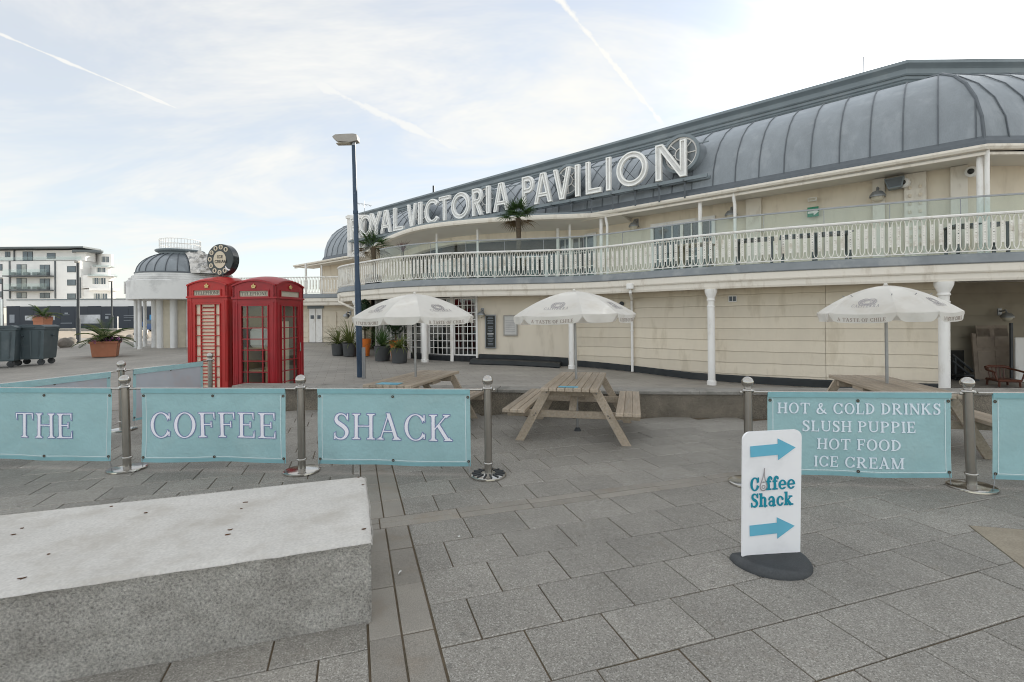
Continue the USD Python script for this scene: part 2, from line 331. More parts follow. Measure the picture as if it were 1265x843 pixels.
def deco_font(w=.155):
    G = {}
    arcs = lambda cx, cy, r, a0, a1: [(cx + r * math.cos(a), cy + r * math.sin(a)) for a in np.linspace(a0, a1, 20)]
    G['I'] = (sbox(0, 0, w, 1), w)
    G['L'] = (unary_union([sbox(0, 0, w, 1), sbox(0, 0, .62, w)]), .62)
    G['T'] = (unary_union([sbox(.27, 0, .27 + w, 1), sbox(0, 1 - w, .73, 1)]), .73)
    G['O'] = (ell(.5, .5, .5, .5).difference(ell(.5, .5, .5 - w, .5 - w)), 1)
    G['C'] = (G['O'][0].difference(Polygon([(.5, .5), (1.4, 1.2), (1.4, -.2)])), .86)
    G['V'] = (unary_union([st([(.09, 1.1), (.44, -.1)], w), st([(.44, -.1), (.79, 1.1)], w)]).intersection(sbox(-.2, 0, 1.2, 1)), .88)
    G['A'] = (unary_union([st([(.09, -.1), (.44, 1.1)], w), st([(.44, 1.1), (.79, -.1)], w), sbox(.2, .22, .7, .22 + w * .8)]).intersection(sbox(-.2, 0, 1.2, 1)), .88)
    G['Y'] = (unary_union([st([(.06, 1.1), (.42, .42)], w), st([(.78, 1.1), (.42, .42)], w), sbox(.42 - w / 2, 0, .42 + w / 2, .5)]).intersection(sbox(-.2, 0, 1.2, 1)), .84)
    G['N'] = (unary_union([sbox(0, 0, w, 1), sbox(.66, 0, .66 + w, 1), st([(.05, 1.08), (.8, -.08)], w)]).intersection(sbox(0, 0, .66 + w, 1)), .66 + w)
    b = LineString([(w / 2, 1 - w / 2), (.34, 1 - w / 2)] + arcs(.34, .72, .28 - w / 2, PI / 2, -PI / 2) + [(w / 2, .44 + w / 2)]).buffer(w / 2, cap_style='flat')
    G['P'] = (unary_union([sbox(0, 0, w, 1), b]), .62)
    G['R'] = (unary_union([sbox(0, 0, w, 1), b, st([(.26, .5), (.6, -.1)], w).intersection(sbox(0, 0, 1, .5))]), .68)
    return G
def slab_font(T=.22, t=.1):
    G = {}; x = .70
    sl = lambda x0, x1, y: sbox(x0, y, x1, y + .11)
    ring = lambda cx, cy, rx, ry, k: ell(cx, cy, rx, ry).difference(ell(cx, cy, rx - k, ry - t))
    G['C'] = (unary_union([ring(.42, .5, .42, .52, T).difference(Polygon([(.5, .5), (1.4, 1.0), (1.4, .05)])), sbox(.68, .62, .8, 1.0)]), .86)
    G['S'] = (unary_union([brush([(.56, .74), (.42, .93), (.26, .95), (.12, .8), (.2, .6), (.45, .45), (.55, .25), (.4, .05), (.2, .06), (.08, .25)], [.1, .1, .12, .18, .2, .22, .2, .14, .1, .1]), sbox(.54, .66, .66, 1.0), sbox(0, 0, .11, .34)]), .7)
    G['f'] = (unary_union([brush([(.24, .1), (.24, .5), (.24, .78), (.34, .97), (.5, .93)], [T, T, T, .14, .13]), sl(.02, .5, .0), sl(.03, .47, .59), ell(.5, .86, .09, .1)]), .53)
    G['e'] = (unary_union([ring(.36, .35, .36, .37, T * .9).difference(sbox(.45, .16, 1, .32)), sbox(.15, .3, .6, .4)]), .74)
    G['c'] = (unary_union([ring(.34, .35, .34, .37, T * .9).difference(sbox(.4, .22, 1, .46)), ell(.56, .5, .1, .1)]), .68)
    G['h'] = (unary_union([sbox(.08, 0, .08 + T, 1), sl(0, .38, 0), sl(0, .2, .89), brush([(.22, .5), (.34, .66), (.52, .64), (.58, .48), (.58, .05)], [.1, .12, .16, T, T]), sl(.44, .78, 0)]), .82)
    G['a'] = (unary_union([ring(.3, .2, .28, .22, T * .8), brush([(.08, .5), (.2, .66), (.4, .66), (.5, .48), (.5, .06)], [.14, .12, .14, T, T]), sl(.44, .72, 0)]), .74)
    G['k'] = (unary_union([sbox(.08, 0, .08 + T, 1), sl(0, .4, 0), sl(0, .2, .89), st([(.2, .22), (.58, .62)], .11), st([(.32, .38), (.64, .02)], T), sl(.46, .86, 0), sl(.42, .76, .59)]), .86)
    return G
SERIF, DECO, SLAB = serif_font(), deco_font(), slab_font()
def line(text, h, font=None, gap=.07, space=.42, width=None):
    "[(letter, shape)] centred on x = 0, capitals h high, optionally fitted to a width"
    font = font or SERIF; x, out = 0, []
    for ch in text:
        if ch == ' ': x += space; continue
        g, w = font[ch]; out.append((ch, affinity.translate(g, x, 0))); x += w + gap
    x -= gap; sx = h if width is None else width / x
    return [(c, affinity.scale(affinity.translate(g, -x / 2, 0), sx, h, origin=(0, 0))) for c, g in out]
# ---------------------------------------------------------------- colours
M('paving', (.17, .165, .16), .85, var=.16, scale=3., dirt=(.10, .095, .09), dscale=.7, damt=.5, fine=.16, fscale=60, bump=.004, bscale=70)
M('joint_sand', (.12, .092, .06), .95, var=.25, scale=9., dirt=(.08, .075, .05), dscale=2.5, damt=.7)
M('forecourt', (.40, .34, .27), .9, var=.10, scale=.3, dirt=(.26, .24, .22), dscale=.08, damt=.6)
M('pebbledash', (.20, .175, .14), .95, var=.25, scale=5., fine=.5, fscale=95, bump=.012, bscale=70, dirt=(.09, .083, .07), dscale=1.6)
M('wall_cap', (.29, .275, .25), .9, var=.15, fine=.2, fscale=70, bump=.004, dirt=(.1, .1, .085), dscale=2.2)
M('beige', (.73, .655, .54), .75, var=.05, scale=1.2, stretch=(1.6, 1.6, .45), dirt=(.56, .49, .39), dscale=1.6, damt=.6, bump=.002, bscale=40)
M('board', (.70, .625, .505), .62, var=.06, scale=1.5, stretch=(1.8, 1.8, .5), dirt=(.53, .46, .35), dscale=1.5, damt=.65, rnd=.06, bump=.002, bscale=30)
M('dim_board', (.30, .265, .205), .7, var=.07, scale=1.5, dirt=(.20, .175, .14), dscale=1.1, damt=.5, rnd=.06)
M('white', (.80, .785, .76), .5, var=.04, scale=3., stretch=(1.6, 1.6, .6), dirt=(.52, .47, .40), dscale=2.4, damt=.55)
M('cream_white', (.76, .71, .63), .55, var=.05, scale=2., stretch=(1.6, 1.6, .6), dirt=(.50, .44, .36), dscale=2., damt=.6)
M('fret_cream', (.80, .78, .725), .55, var=.05, scale=4., dirt=(.45, .38, .28), dscale=3., damt=.6)
M('soffit', (.66, .635, .58), .75, var=.05, scale=1.)
M('black_plinth', (.018, .022, .024), .6, var=.3, scale=3., dirt=(.05, .05, .05), damt=.5)
M('lead', (.225, .25, .272), .42, metal=.25, var=.09, scale=2.4, stretch=(1.7, 1.7, .6), dirt=(.33, .355, .38), dscale=1.3, damt=.45, rnd=.05, fine=.05, fscale=30, spec=.5)
M('lead_seam', (.11, .125, .14), .5, metal=.3, var=.1)
M('lead_trim', (.20, .235, .255), .5, metal=.2, var=.10, scale=1.5, dirt=(.27, .30, .31), dscale=.8)
M('slate_blue', (.215, .235, .25), .55, var=.15, scale=2., dirt=(.33, .345, .35), dscale=1.5, damt=.7)
M('letter_white', (.90, .90, .88), .35, var=.03, dirt=(.6, .58, .54), dscale=2., damt=.4)
M('letter_tray', (.70, .70, .69), .5, var=.08)
M('dark_metal', (.05, .055, .06), .5, metal=.4, var=.2)
M('grey_metal', (.30, .31, .32), .4, metal=.7, var=.1)
M('dark_inside', (.03, .028, .026), .9, var=.3, scale=1.)
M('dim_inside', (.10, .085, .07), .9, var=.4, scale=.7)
def glass(name, tint=(.8, .9, .88), base=.04):
    MAT[name] = usdkit.material(stage, '/World/Looks/' + name, {'f': ('layer_weight', dict(blend=.5)), 'pw': ('math', dict(math_type='power', value2=4.0)), 'a': ('math', dict(math_type='multiply_add', value2=.75, value3=base + .025, use_clamp=True)), 't': ('transparent_bsdf', dict(color=tint)), 'g': ('glossy_bsdf', dict(color=(.95, .97, .97), roughness=.03)), 'm': ('mix_closure', {})},
        [('f.facing', 'pw.value1'), ('pw.value', 'a.value1'), ('a.value', 'm.fac'), ('t.BSDF', 'm.closure1'), ('g.BSDF', 'm.closure2')], surface='m.closure')
glass('glass', (.93, .96, .95), .02); glass('screen_glass', (.90, .945, .93), .01); glass('dark_glass', (.35, .40, .42), .07)
M('stain_wood', (.30, .24, .17), .8, var=.2)
M('red_cloth', (.45, .03, .03), .8, var=.15); M('pale_cloth', (.55, .54, .52), .85, var=.1)

# ---------------------------------------------------------------- the ground
def sm(a, b, x): t = np.clip((np.asarray(x, float) - a) / (b - a), 0, 1); return t * t * (3 - 2 * t)
def gh(x, y):
    x, y = np.asarray(x, float), np.asarray(y, float)
    up = .018 * (np.clip(y, 9, 27) - 9)
    xp = np.where(x > 0, np.maximum(-.045 * x, -.22), np.minimum(-.02 * x, .19) * (1 - sm(-10, -15, x)) if False else np.minimum(-.02 * x, .19) * sm(-15, -10, x))
    return up + xp * sm(8.6, 11.5, y) * (1 - sm(32, 60, y))
def ground_hit(u, v, add=0.):
    ys = np.linspace(1.5, 140, 8000); p = np.array([at(u, v, 1.0)]) - np.array([0, 0, HC])
    d = HC + p[0, 2] * ys - gh(p[0, 0] * ys, ys) - add; k = np.argmax(d < 0); Y = ys[k]
    return np.array([p[0, 0] * Y, Y, float(gh(p[0, 0] * Y, Y))])
def sheet(xs, ys, dz):
    X, Y = np.meshgrid(xs, ys); Z = gh(X, Y) + dz
    v = np.c_[X.ravel(), Y.ravel(), Z.ravel()]; w = len(xs); i, j = np.meshgrid(np.arange(len(ys) - 1), np.arange(w - 1), indexing='ij')
    a = (i * w + j).ravel(); return v, np.vstack([np.c_[a, a + 1, a + w + 1], np.c_[a, a + w + 1, a + w]])
gx = np.unique(np.r_[np.linspace(-700, -40, 12), np.linspace(-40, 30, 141), np.linspace(30, 700, 12)])
gy = np.unique(np.r_[np.linspace(-60, 0, 7), np.linspace(0, 40, 81), np.linspace(40, 70, 16), np.linspace(70, 900, 12)])
# paving of small setts for the far ground: joints by texture, the slabs near by are built
n = {'g': ('geometry', {}), 'mp': ('mapping', dict(rotation=(0, 0, -.314), scale=(1, 1, 1))),
     'br': ('brick_texture', dict(scale=1.0, brick_width=.45, row_height=.23, mortar_size=.006, mortar_smooth=.3, color1=(.37, .345, .31), color2=(.315, .297, .268), mortar=(.21, .19, .165))),
     'nz': ('noise_texture', dict(scale=.35, detail=6., roughness=.65)), 'mr': ('map_range', dict(from_min=.3, from_max=.7, to_min=.78, to_max=1.18)),
     'fz': ('noise_texture', dict(scale=45., detail=3.)), 'fr': ('map_range', dict(from_min=.3, from_max=.7, to_min=.9, to_max=1.1)),
     's1': ('vector_math', dict(math_type='scale')), 's2': ('vector_math', dict(math_type='scale')), 'p': ('principled_bsdf', dict(roughness=.8))}
MAT['sett_paving'] = usdkit.material(stage, '/World/Looks/sett_paving', n, [('g.position', 'mp.vector'), ('mp.vector', 'br.vector'), ('g.position', 'nz.vector'), ('nz.fac', 'mr.value'), ('g.position', 'fz.vector'), ('fz.fac', 'fr.value'), ('br.color', 's1.vector1'), ('mr.result', 's1.scale'), ('s1.vector', 's2.vector1'), ('fr.result', 's2.scale'), ('s2.vector', 'p.base_color')], surface='p.BSDF')
single('ground', 'grey sett paving of the promenade stretching to the road', 'ground', sheet(gx, gy, -.016), 'sett_paving', True, kind='structure')
single('forecourt', 'pale sandy forecourt in front of the dark hoarding', 'forecourt', sheet(np.linspace(-160, -16, 60), np.linspace(38, 110, 40), -.008), 'forecourt', True, kind='structure')

# slabs near by: axes of the paving
EU, EV = np.array([math.cos(.314), math.sin(.314)]), np.array([-math.sin(.314), math.cos(.314)])
n = {'g': ('geometry', {}), 'oi': ('object_info', {}),
     'v': ('voronoi_texture', dict(scale=190.)), 'vr': ('rgb_ramp', dict(ramp=[(0, (.165, .155, .138)), (.25, (.25, .235, .210)), (.62, (.30, .283, .254)), (.88, (.345, .327, .295)), (1, (.50, .48, .445))])), 'vs': ('separate_color', {}),
     'n': ('noise_texture', dict(scale=1.1, detail=6., roughness=.65)), 'nr': ('map_range', dict(from_min=.3, from_max=.7, to_min=.82, to_max=1.14)),
     'st': ('noise_texture', dict(scale=5.5, detail=8., roughness=.7)), 'sr': ('map_range', dict(range_type='smoothstep', from_min=.56, from_max=.74, to_min=0., to_max=.4, clamp=True)), 'sm': ('mix_color', dict(b=(.20, .165, .125))),
     'mr': ('map_range', dict(to_min=.96, to_max=1.17)), 's1': ('vector_math', dict(math_type='scale')), 's2': ('vector_math', dict(math_type='scale')),
     'gum': ('voronoi_texture', dict(scale=3.4)), 'gr': ('map_range', dict(from_min=.035, from_max=.075, to_min=.45, to_max=0., clamp=True)), 'gm': ('mix_color', dict(b=(.10, .095, .085))),
     'b': ('bump', dict(strength=.7, distance=.003)), 'p': ('principled_bsdf', dict(roughness=.72, specular_ior_level=.4))}
MAT['granite_slab'] = usdkit.material(stage, '/World/Looks/granite_slab', n, [('g.position', 'v.vector'), ('v.color', 'vs.color'), ('vs.r', 'vr.fac'), ('g.position', 'n.vector'), ('n.fac', 'nr.value'), ('g.position', 'st.vector'), ('st.fac', 'sr.value'), ('oi.random', 'mr.value'),
     ('vr.color', 's1.vector1'), ('nr.result', 's1.scale'), ('s1.vector', 's2.vector1'), ('mr.result', 's2.scale'), ('sr.result', 'sm.fac'), ('s2.vector', 'sm.a'), ('g.position', 'gum.vector'), ('gum.distance', 'gr.value'), ('gr.result', 'gm.fac'), ('sm.result', 'gm.a'), ('gm.result', 'p.base_color'), ('vs.g', 'b.height'), ('b.normal', 'p.normal')], surface='p.BSDF')
M('band_slab', (.29, .268, .235), .85, var=.1, scale=4., fine=.25, fscale=170, dirt=(.26, .205, .15), dscale=2.5, damt=.4, rnd=.1, bump=.002, bscale=150)
M('patch_concrete', (.33, .285, .22), .85, var=.1, fine=.15, fscale=90, dirt=(.25, .21, .16), dscale=2.)
LOWWALL = [(15, 6.9), (9, 7.2), (3.77, 7.56), (.88, 7.82), (-.43, 8.08), (-2.2, 8.32), (-3.85, 8.58), (-5.0, 8.72)]
front = Polygon([(-16, -2), (16, -2)] + [(x, y - .03) for x, y in LOWWALL] + [(-16, 8.75)])
block_fp = None
pav = thing('paving', 'speckled grey slabs of the lower terrace in running bond', 'paving', (0, 2, 0), kind='structure', world=True)
def slab(p0, p1, q0, q1, dz, tx, ty, ch=.004, j=.0045):
    p0, p1, q0, q1 = p0 + j, p1 - j, q0 + j, q1 - j
    v = []
    for z, i in ((-.03, 0), (-ch, 0), (0, ch)):
        for p, q in ((p0 + i, q0 + i), (p1 - i, q0 + i), (p1 - i, q1 - i), (p0 + i, q1 - i)):
            w = EU * p + EV * q; v.append((w[0], w[1], z + dz + tx * (p - p0) + ty * (q - q0)))
    f = []
    for k in (0, 4):
        for i in range(4): a, b = k + i, k + (i + 1) % 4; f += [(a, b, b + 4), (a, b + 4, a + 4)]
    return np.array(v), np.array(f + [(8, 9, 10), (8, 10, 11)])
cells = []
PW, QH = .434, .367
def field(p0, p1, q0, q1, rows_from, off):
    k0 = int(math.floor((q0 - rows_from) / QH)); q = rows_from + k0 * QH; r = k0
    while q < q1 - 1e-6:
        a, b = max(q, q0), min(q + QH, q1)
        if b - a > .05:
            ph = off + (PW / 2 if r % 2 else 0)
            xs = [p0] + [x for x in np.arange(math.floor((p0 - ph) / PW) * PW + ph, p1, PW) if p0 + .06 < x < p1 - .06] + [p1]
            for x0, x1 in zip(xs[:-1], xs[1:]): cells.append((x0, x1, a, b, 'granite_slab'))
        q += QH; r += 1
BAND0, BAND1 = 3.81, 4.02
field(.385, 9.5, -2.2, BAND0, BAND0 - 12 * QH, .593 - PW)
field(-8.5, .055, -2.2, BAND0, BAND0 - 12 * QH + .1, .05)
field(.385, 9.5, BAND1, 11, BAND1, .66)
field(-8.5, .055, BAND1, 11.5, BAND1 + .12, .2)
for p0, p1 in ((.058, .2165), (.2185, .381)):
    for q in np.arange(-2.2, 11, .47):
        for a, b in ((q, q + .47),):
            if b <= BAND0 or a >= BAND1: cells.append((p0, p1, a, min(b, BAND0) if a < BAND0 < b else b, 'band_slab'))
            elif a < BAND0: cells.append((p0, p1, a, BAND0, 'band_slab'))
            if a < BAND1 < b: cells.append((p0, p1, BAND1, b, 'band_slab'))
for q0, q1 in ((BAND0 + .003, BAND0 + .104), (BAND0 + .107, BAND1 - .003)):
    for p in np.arange(-8.5, 9.5, .62): cells.append((p, p + .62, q0, q1, 'band_slab'))
patch = Polygon([tuple(at(u, v, 1)[:2]) for u, v in ()]) if False else Polygon([(3.40, 3.64), (3.12, 2.9), (4.9, 2.45), (5.3, 3.2)])
seen = []
for c in cells:
    cp, cq = (c[0] + c[1]) / 2, (c[2] + c[3]) / 2; w = EU * cp + EV * cq
    fpr = Polygon([tuple(EU * p + EV * q) for p, q in ((c[0], c[2]), (c[1], c[2]), (c[1], c[3]), (c[0], c[3]))])
    if not front.contains(fpr.centroid) or w[1] < .8 or w[1] > 9.0: continue
    cut_ = None
    if patch.intersects(fpr):
        cut_ = fpr.difference(patch.buffer(.006)).buffer(-.0045)
        if cut_.is_empty or cut_.area < .004: continue
    uu = U0 + FPX * w[0] / max(w[1], .2); vv = V0 + FPX * HC / max(w[1], .2)
    inview = -40 < uu < 1305 and vv < 900
    area = (c[1] - c[0]) * (c[3] - c[2]) / w[1] ** 3
    seen.append((inview, area, w, c, cut_))
seen.sort(key=lambda s: (0 if s[0] else 1, -s[1]))
slabs, bands, rest, restb = 0, 0, [], []
for inv, area, w, c, cut_ in seen:
    m = tr(ext(cut_, .03), (0, 0, -.03)) if cut_ is not None else slab(*c[:4], rng.normal(0, .0012), rng.normal(0, .002), rng.normal(0, .002))
    lim = 290 if c[4] == 'granite_slab' else 120
    if inv and c[4] == 'granite_slab' and slabs < 290: slabs += 1; part(pav, 'slab', m, c[4])
    elif inv and c[4] == 'band_slab' and bands < 120 and w[1] < 6: bands += 1; part(pav, 'band_slab', m, c[4])
    else: (rest if c[4] == 'granite_slab' else restb).append(m)
part(pav, 'far_slabs', J(*rest), 'granite_slab', kind='stuff'); part(pav, 'far_band_slabs', J(*restb), 'band_slab', kind='stuff')
part(pav, 'concrete_patch', tr(ext(patch, .03), (0, 0, -.028)), 'patch_concrete', label='beige concrete patch let into the grey slabs')
part(pav, 'bedding', tr(ext(front.intersection(sbox(-13, .3, 13, 9)), .006), (0, 0, -.0145)), 'joint_sand')

# ---------------------------------------------------------------- the low wall behind the tables
lw = thing('low_wall', 'low pebble-dashed grey wall behind the picnic tables', 'wall', (0, 7.6, 0), world=True)
pth = LOWWALL[::-1]
part(lw, 'wall', sweep(pth, [(0, -.05), (0, .36), (-.34, .36), (-.34, -.3)]), 'pebbledash')
L = Path(pth); s = 0
while s < L.L - .2:                                            # coping stones
    e = min(s + 1.6, L.L); part(lw, 'coping', sweep(L.cut(s + .004, e - .004, .8), [(.025, .36), (.03, .405), (.02, .415), (-.35, .415), (-.36, .36)]), 'wall_cap'); s = e
# ---------------------------------------------------------------- the pavilion
T0, T1, T2, FL, RT = 2.27, 2.44, 2.63, 2.84, 3.67               # beam, floor and rail heights
ctrl = np.array([(-7.62, 23.6), (-7.4, 21.3), (-6.88, 19.4), (-5.42, 17.75), (-3.5, 16.1), (-1.84, 15.45), (.2, 15.13), (2.0, 14.8), (2.84, 14.27), (4.75, 12.57), (6.82, 11.35), (9.68, 10.12), (10.37, 9.9), (13, 9.35), (17, 9.1), (22, 10.2)])
cs = np.r_[0, np.cumsum(np.linalg.norm(np.diff(ctrl, axis=0), axis=1))]
tt = np.linspace(0, cs[-1], 160)
bal = np.c_[PchipInterpolator(cs, ctrl[:, 0])(tt), PchipInterpolator(cs, ctrl[:, 1])(tt)]
for _ in range(6): bal[1:-1] = (bal[:-2] + 2 * bal[1:-1] + bal[2:]) / 4
B = Path(bal); BW = Path([(-17.5, 24.6), (-12.5, 23.75), (-7.7, 23.6)])
G = Path(offset(bal, -.75))                                     # ground-floor wall line
pv = thing('pavilion', 'long cream seaside pavilion with grey lead roof and white fretwork balcony', 'building', (4, 15, 0), world=True)
AX, N1 = np.array([-.746, .666]), np.array([.666, .746])
C = np.array([10.2, 10.5])
def eave(t): return C + np.array([-1.12, 1.0]) * t
sb = B.L - .01
# beams, lead apron and floor along the balcony
for nm, path in (('balcony', B), ('wing', BW)):
    p = path.p[::2] if nm == 'balcony' else path.p
    part(pv, 'lower_beam', sweep(p, [(-.10, T0), (-.02, T0), (.0, T0 + .05), (.0, T1), (-.10, T1)]), 'cream_white')
    part(pv, 'upper_beam', sweep(p, [(-.10, T1), (.03, T1), (.05, T1 + .03), (.05, T2 - .02), (.03, T2), (-.10, T2)]), 'cream_white')
    part(pv, 'lead_apron', sweep(p, [(-.1, T2), (.06, T2), (.075, T2 + .02), (.03, FL - .04), (-.02, FL), (-.1, FL)]), 'slate_blue')
    part(pv, 'top_rail', sweep(p, [(.035, RT - .05), (.045, RT - .02), (.035, RT), (-.035, RT), (-.045, RT - .02), (-.035, RT - .05)]), 'white')
    part(pv, 'bottom_rail', sweep(p, [(.015, FL + .035), (.015, FL + .055), (-.015, FL + .055), (-.015, FL + .035)]), 'white')
# floor
fl = Polygon([tuple(x) for x in offset(bal, -.09)[::4]] + [(22, 20), (14, 26), (0, 36), (-9, 36), (-7.6, 24.2)]).buffer(0)
part(pv, 'balcony_floor', tr(ext(fl, FL - T1 - .04), (0, 0, T1 + .02)), 'soffit')
part(pv, 'balcony_floor', tr(ext(Polygon([(-17.4, 24.7), (-12.5, 23.86), (-7.75, 23.7), (-7.75, 26), (-17.4, 26.4)]), FL - T1 - .04), (0, 0, T1 + .02)), 'soffit')
# fretwork: rings and pierced slats
def ring_shape(w, h, k=.022):
    o = Polygon([(-w/2, .09), (-w*.32, .03), (0, 0), (w*.32, .03), (w/2, .09), (w/2, h - .09), (w*.32, h - .03), (0, h), (-w*.32, h - .03), (-w/2, h - .09)])
    return o.difference(o.buffer(-k))
RINGM = stand(tr(ext(ring_shape(.10, .745, .014), .02), (0, 0, -.01)))
sl_ = sbox(-.019, .16, .019, .60)
for z in (.22, .27, .32, .44, .49, .54): sl_ = sl_.difference(Point(0, z).buffer(.009, 2))
sl_ = sl_.difference(Point(0, .38).buffer(.014, 2))
SLATM = stand(tr(ext(sl_, .014), (0, 0, -.007)))
for path in (B, BW):
    k = int(path.L / .146); step = path.L / k
    far = []
    s_list = [(i + .5) * step for i in range(k)]
    # the outline's right end runs on past the frame: only what can be seen is built
    for s in s_list:
        p = path.at(s); 
        if p[0] > 13.2: continue
        a = path.ang(s); part(pv, 'fretwork_ring', tr(RINGM, (p[0], p[1], FL + .05), a), 'fret_cream')
        q = path.at(s + step / 2); part(pv, 'pierced_slat', tr(SLATM, (q[0], q[1], FL + .05), path.ang(s + step / 2)), 'fret_cream')
# glass screen behind the fretwork
GS = Path(offset(bal, -.28)); s0 = GS.at_u(470); s1 = GS.at_u(1290, s0); s = s0
top = GS.cut(s0, s1, .4)
part(pv, 'screen_rail', sweep(top, [(.02, 4.05), (.02, 4.085), (-.02, 4.085), (-.02, 4.05)]), 'grey_metal')
while s < s1 - .2:
    e = min(s + 1.25, s1); part(pv, 'screen_pane', sweep(GS.cut(s + .008, e - .008, .42), [(.005, FL + .02), (.005, 4.05), (-.005, 4.05), (-.005, FL + .02)]), 'screen_glass')
    part(pv, 'screen_post', cbox((*GS.at(e), 3.45), (.012, .02, 1.18), GS.ang(e)), 'grey_metal'); s = e
# ---- ground-floor walls
uG = lambda u, lo=0.: G.at_u(u, lo)
sA, sE0, sE1, sF, sR = uG(437), uG(486), uG(590), uG(703), uG(1163)
def gz(p): return float(gh(p[0], p[1]))
def wall_strip(s0, s1, mat, name, z1=T1, d=0., th=.2, step=.5):
    pts = G.cut(s0, s1, step); part(pv, name, sweep(pts, [(d, -.3), (d, z1), (d - th, z1), (d - th, -.3)]), mat)
wall_strip(sE1, sF, 'beige', 'rendered_wall')
wall_strip(sF + .002, sR, 'beige', 'wall', d=-.03)
wall_strip(.3, sA, 'beige', 'wall', d=-.03)
for a, b in ((sF, sR), (.3, sA)):                               # boards, each lapping over the one below
    cuts = [a, b] if a < sF else [a, uG(782), uG(878), uG(1020), b]
    for c0, c1 in zip(cuts[:-1], cuts[1:]):
        for i in range(9):
            z0 = -.22 + i * .295; z1 = min(z0 + .295, T0 + .05)
            if z1 - z0 < .05: continue
            pts = G.cut(c0 + .004, c1 - .004, .5); part(pv, 'board', sweep(pts, [(.0, z0), (.022, z0), (.008, z1 - .008), (.0, z1 - .01), (-.02, z1), (-.02, z0)]), 'board')
    pts = G.cut(a, b, .5); zb = np.array([gz(p) for p in pts]).mean()
    v, f = sweep(pts, [(.034, 0), (.05, 0), (.05, .16), (.034, .19)]); v[:, 2] += gh(v[:, 0], v[:, 1]); part(pv, 'plinth', (v, f), 'black_plinth')
pts = G.cut(sE1 + .05, sF - .03, .5); v, f = sweep(pts, [(-.02, -.2), (.09, -.2), (.09, .24), (-.02, .26)]); v[:, 2] += gh(v[:, 0], v[:, 1]); part(pv, 'plinth', (v, f), 'black_plinth')
v, f = sweep(G.cut(sE1 - .1, sF - .25, .5), [(.092, -.2), (.62, -.2), (.75, .02), (.62, .12), (.092, .13)]); v[:, 2] += gh(v[:, 0], v[:, 1]); part(pv, 'step', (v, f), 'black_plinth', label='low black step under the rendered wall')
# recess at the right: return wall, back wall of boards
rA = G.at(sR); back = [(rA[0] + 1.0, 13.2), (18, 13.4)]
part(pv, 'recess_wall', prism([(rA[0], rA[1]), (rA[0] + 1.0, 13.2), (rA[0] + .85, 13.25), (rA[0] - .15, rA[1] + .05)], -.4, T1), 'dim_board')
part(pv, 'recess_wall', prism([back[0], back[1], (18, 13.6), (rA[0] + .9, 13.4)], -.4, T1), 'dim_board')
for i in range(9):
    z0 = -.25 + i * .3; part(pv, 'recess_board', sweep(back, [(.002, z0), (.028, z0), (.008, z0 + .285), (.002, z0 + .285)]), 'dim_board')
# entrance: a bowed lattice window with a dark hall behind
zE = .36
def lattice(s0, s1, z0, z1, nx, nz, d=-.03, posts=()):
    pts = G.cut(s0, s1, .25)
    for i in range(nz + 1):
        z = z0 + (z1 - z0) * i / nz; w = .055 if i in (0, nz) else .022
        part(pv, 'glazing_bar', sweep(pts, [(d + .02, z - w/2), (d + .02, z + w/2), (d - .02, z + w/2), (d - .02, z - w/2)]), 'white')
    for i in range(nx + 1):
        s = s0 + (s1 - s0) * i / nx; p = G.at(s); a = G.ang(s); w = .05 if i in (0, nx) else .022
        nrm = np.array([math.sin(a), -math.cos(a)]); part(pv, 'glazing_bar', cbox((*(p + nrm * d), (z0 + z1) / 2), (w, .036, z1 - z0), a), 'white')
        if i < nx: pass
    part(pv, 'window_glass', sweep(pts, [(d + .004, z0), (d + .004, z1), (d - .004, z1), (d - .004, z0)]), 'dark_glass')
sM = uG(530); sM2 = uG(559)
lattice(sM, sM2 - .05, zE, T0 - .02, 5, 8); lattice(sM2 + .06, sE1 - .04, zE, T0 - .02, 5, 8); lattice(uG(498), sM - .14, zE, T0 - .02, 5, 8)
for s, w in ((sM - .06, .09), (sM2, .11), (uG(506), .14), (sE1 - .015, .06)):
    p = G.at(s); part(pv, 'mullion', cbox((*p, 1.25), (w, .13, 2.3), G.ang(s)), 'white')
pts = G.cut(uG(497), sE1, .3); v, f = sweep(pts, [(-.05, -.25), (-.01, -.25), (-.01, zE - .03), (-.05, zE - .03)]); part(pv, 'plinth', (v, f), 'black_plinth')
for i in range(60):                                             # upright ribs of the dark grate under the window
    s = uG(508) + (sE1 - .1 - uG(508)) * i / 59; p = G.at(s); a = G.ang(s)
    part(pv, 'grate_rib', cbox((*(p + np.array([math.sin(a), -math.cos(a)]) * .005), gz(p) + .08), (.016, .03, .22), a), 'dark_metal')
lattice(uG(462), uG(484), .35, T0 - .02, 4, 8, d=-.5)
inner = offset(bal, -.75)
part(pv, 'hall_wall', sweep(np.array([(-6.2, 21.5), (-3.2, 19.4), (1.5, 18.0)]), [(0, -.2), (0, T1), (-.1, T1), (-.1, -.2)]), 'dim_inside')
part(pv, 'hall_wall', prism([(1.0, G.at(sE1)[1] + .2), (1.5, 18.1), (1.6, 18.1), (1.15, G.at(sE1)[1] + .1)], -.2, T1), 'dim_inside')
part(pv, 'hall_floor', tr(ext(Polygon([tuple(x) for x in G.cut(uG(455), sE1, .4)] + [(1.2, 18), (-3, 19.4), (-6.2, 21.5)]).buffer(0), .05), (0, 0, .12)), 'dim_inside')
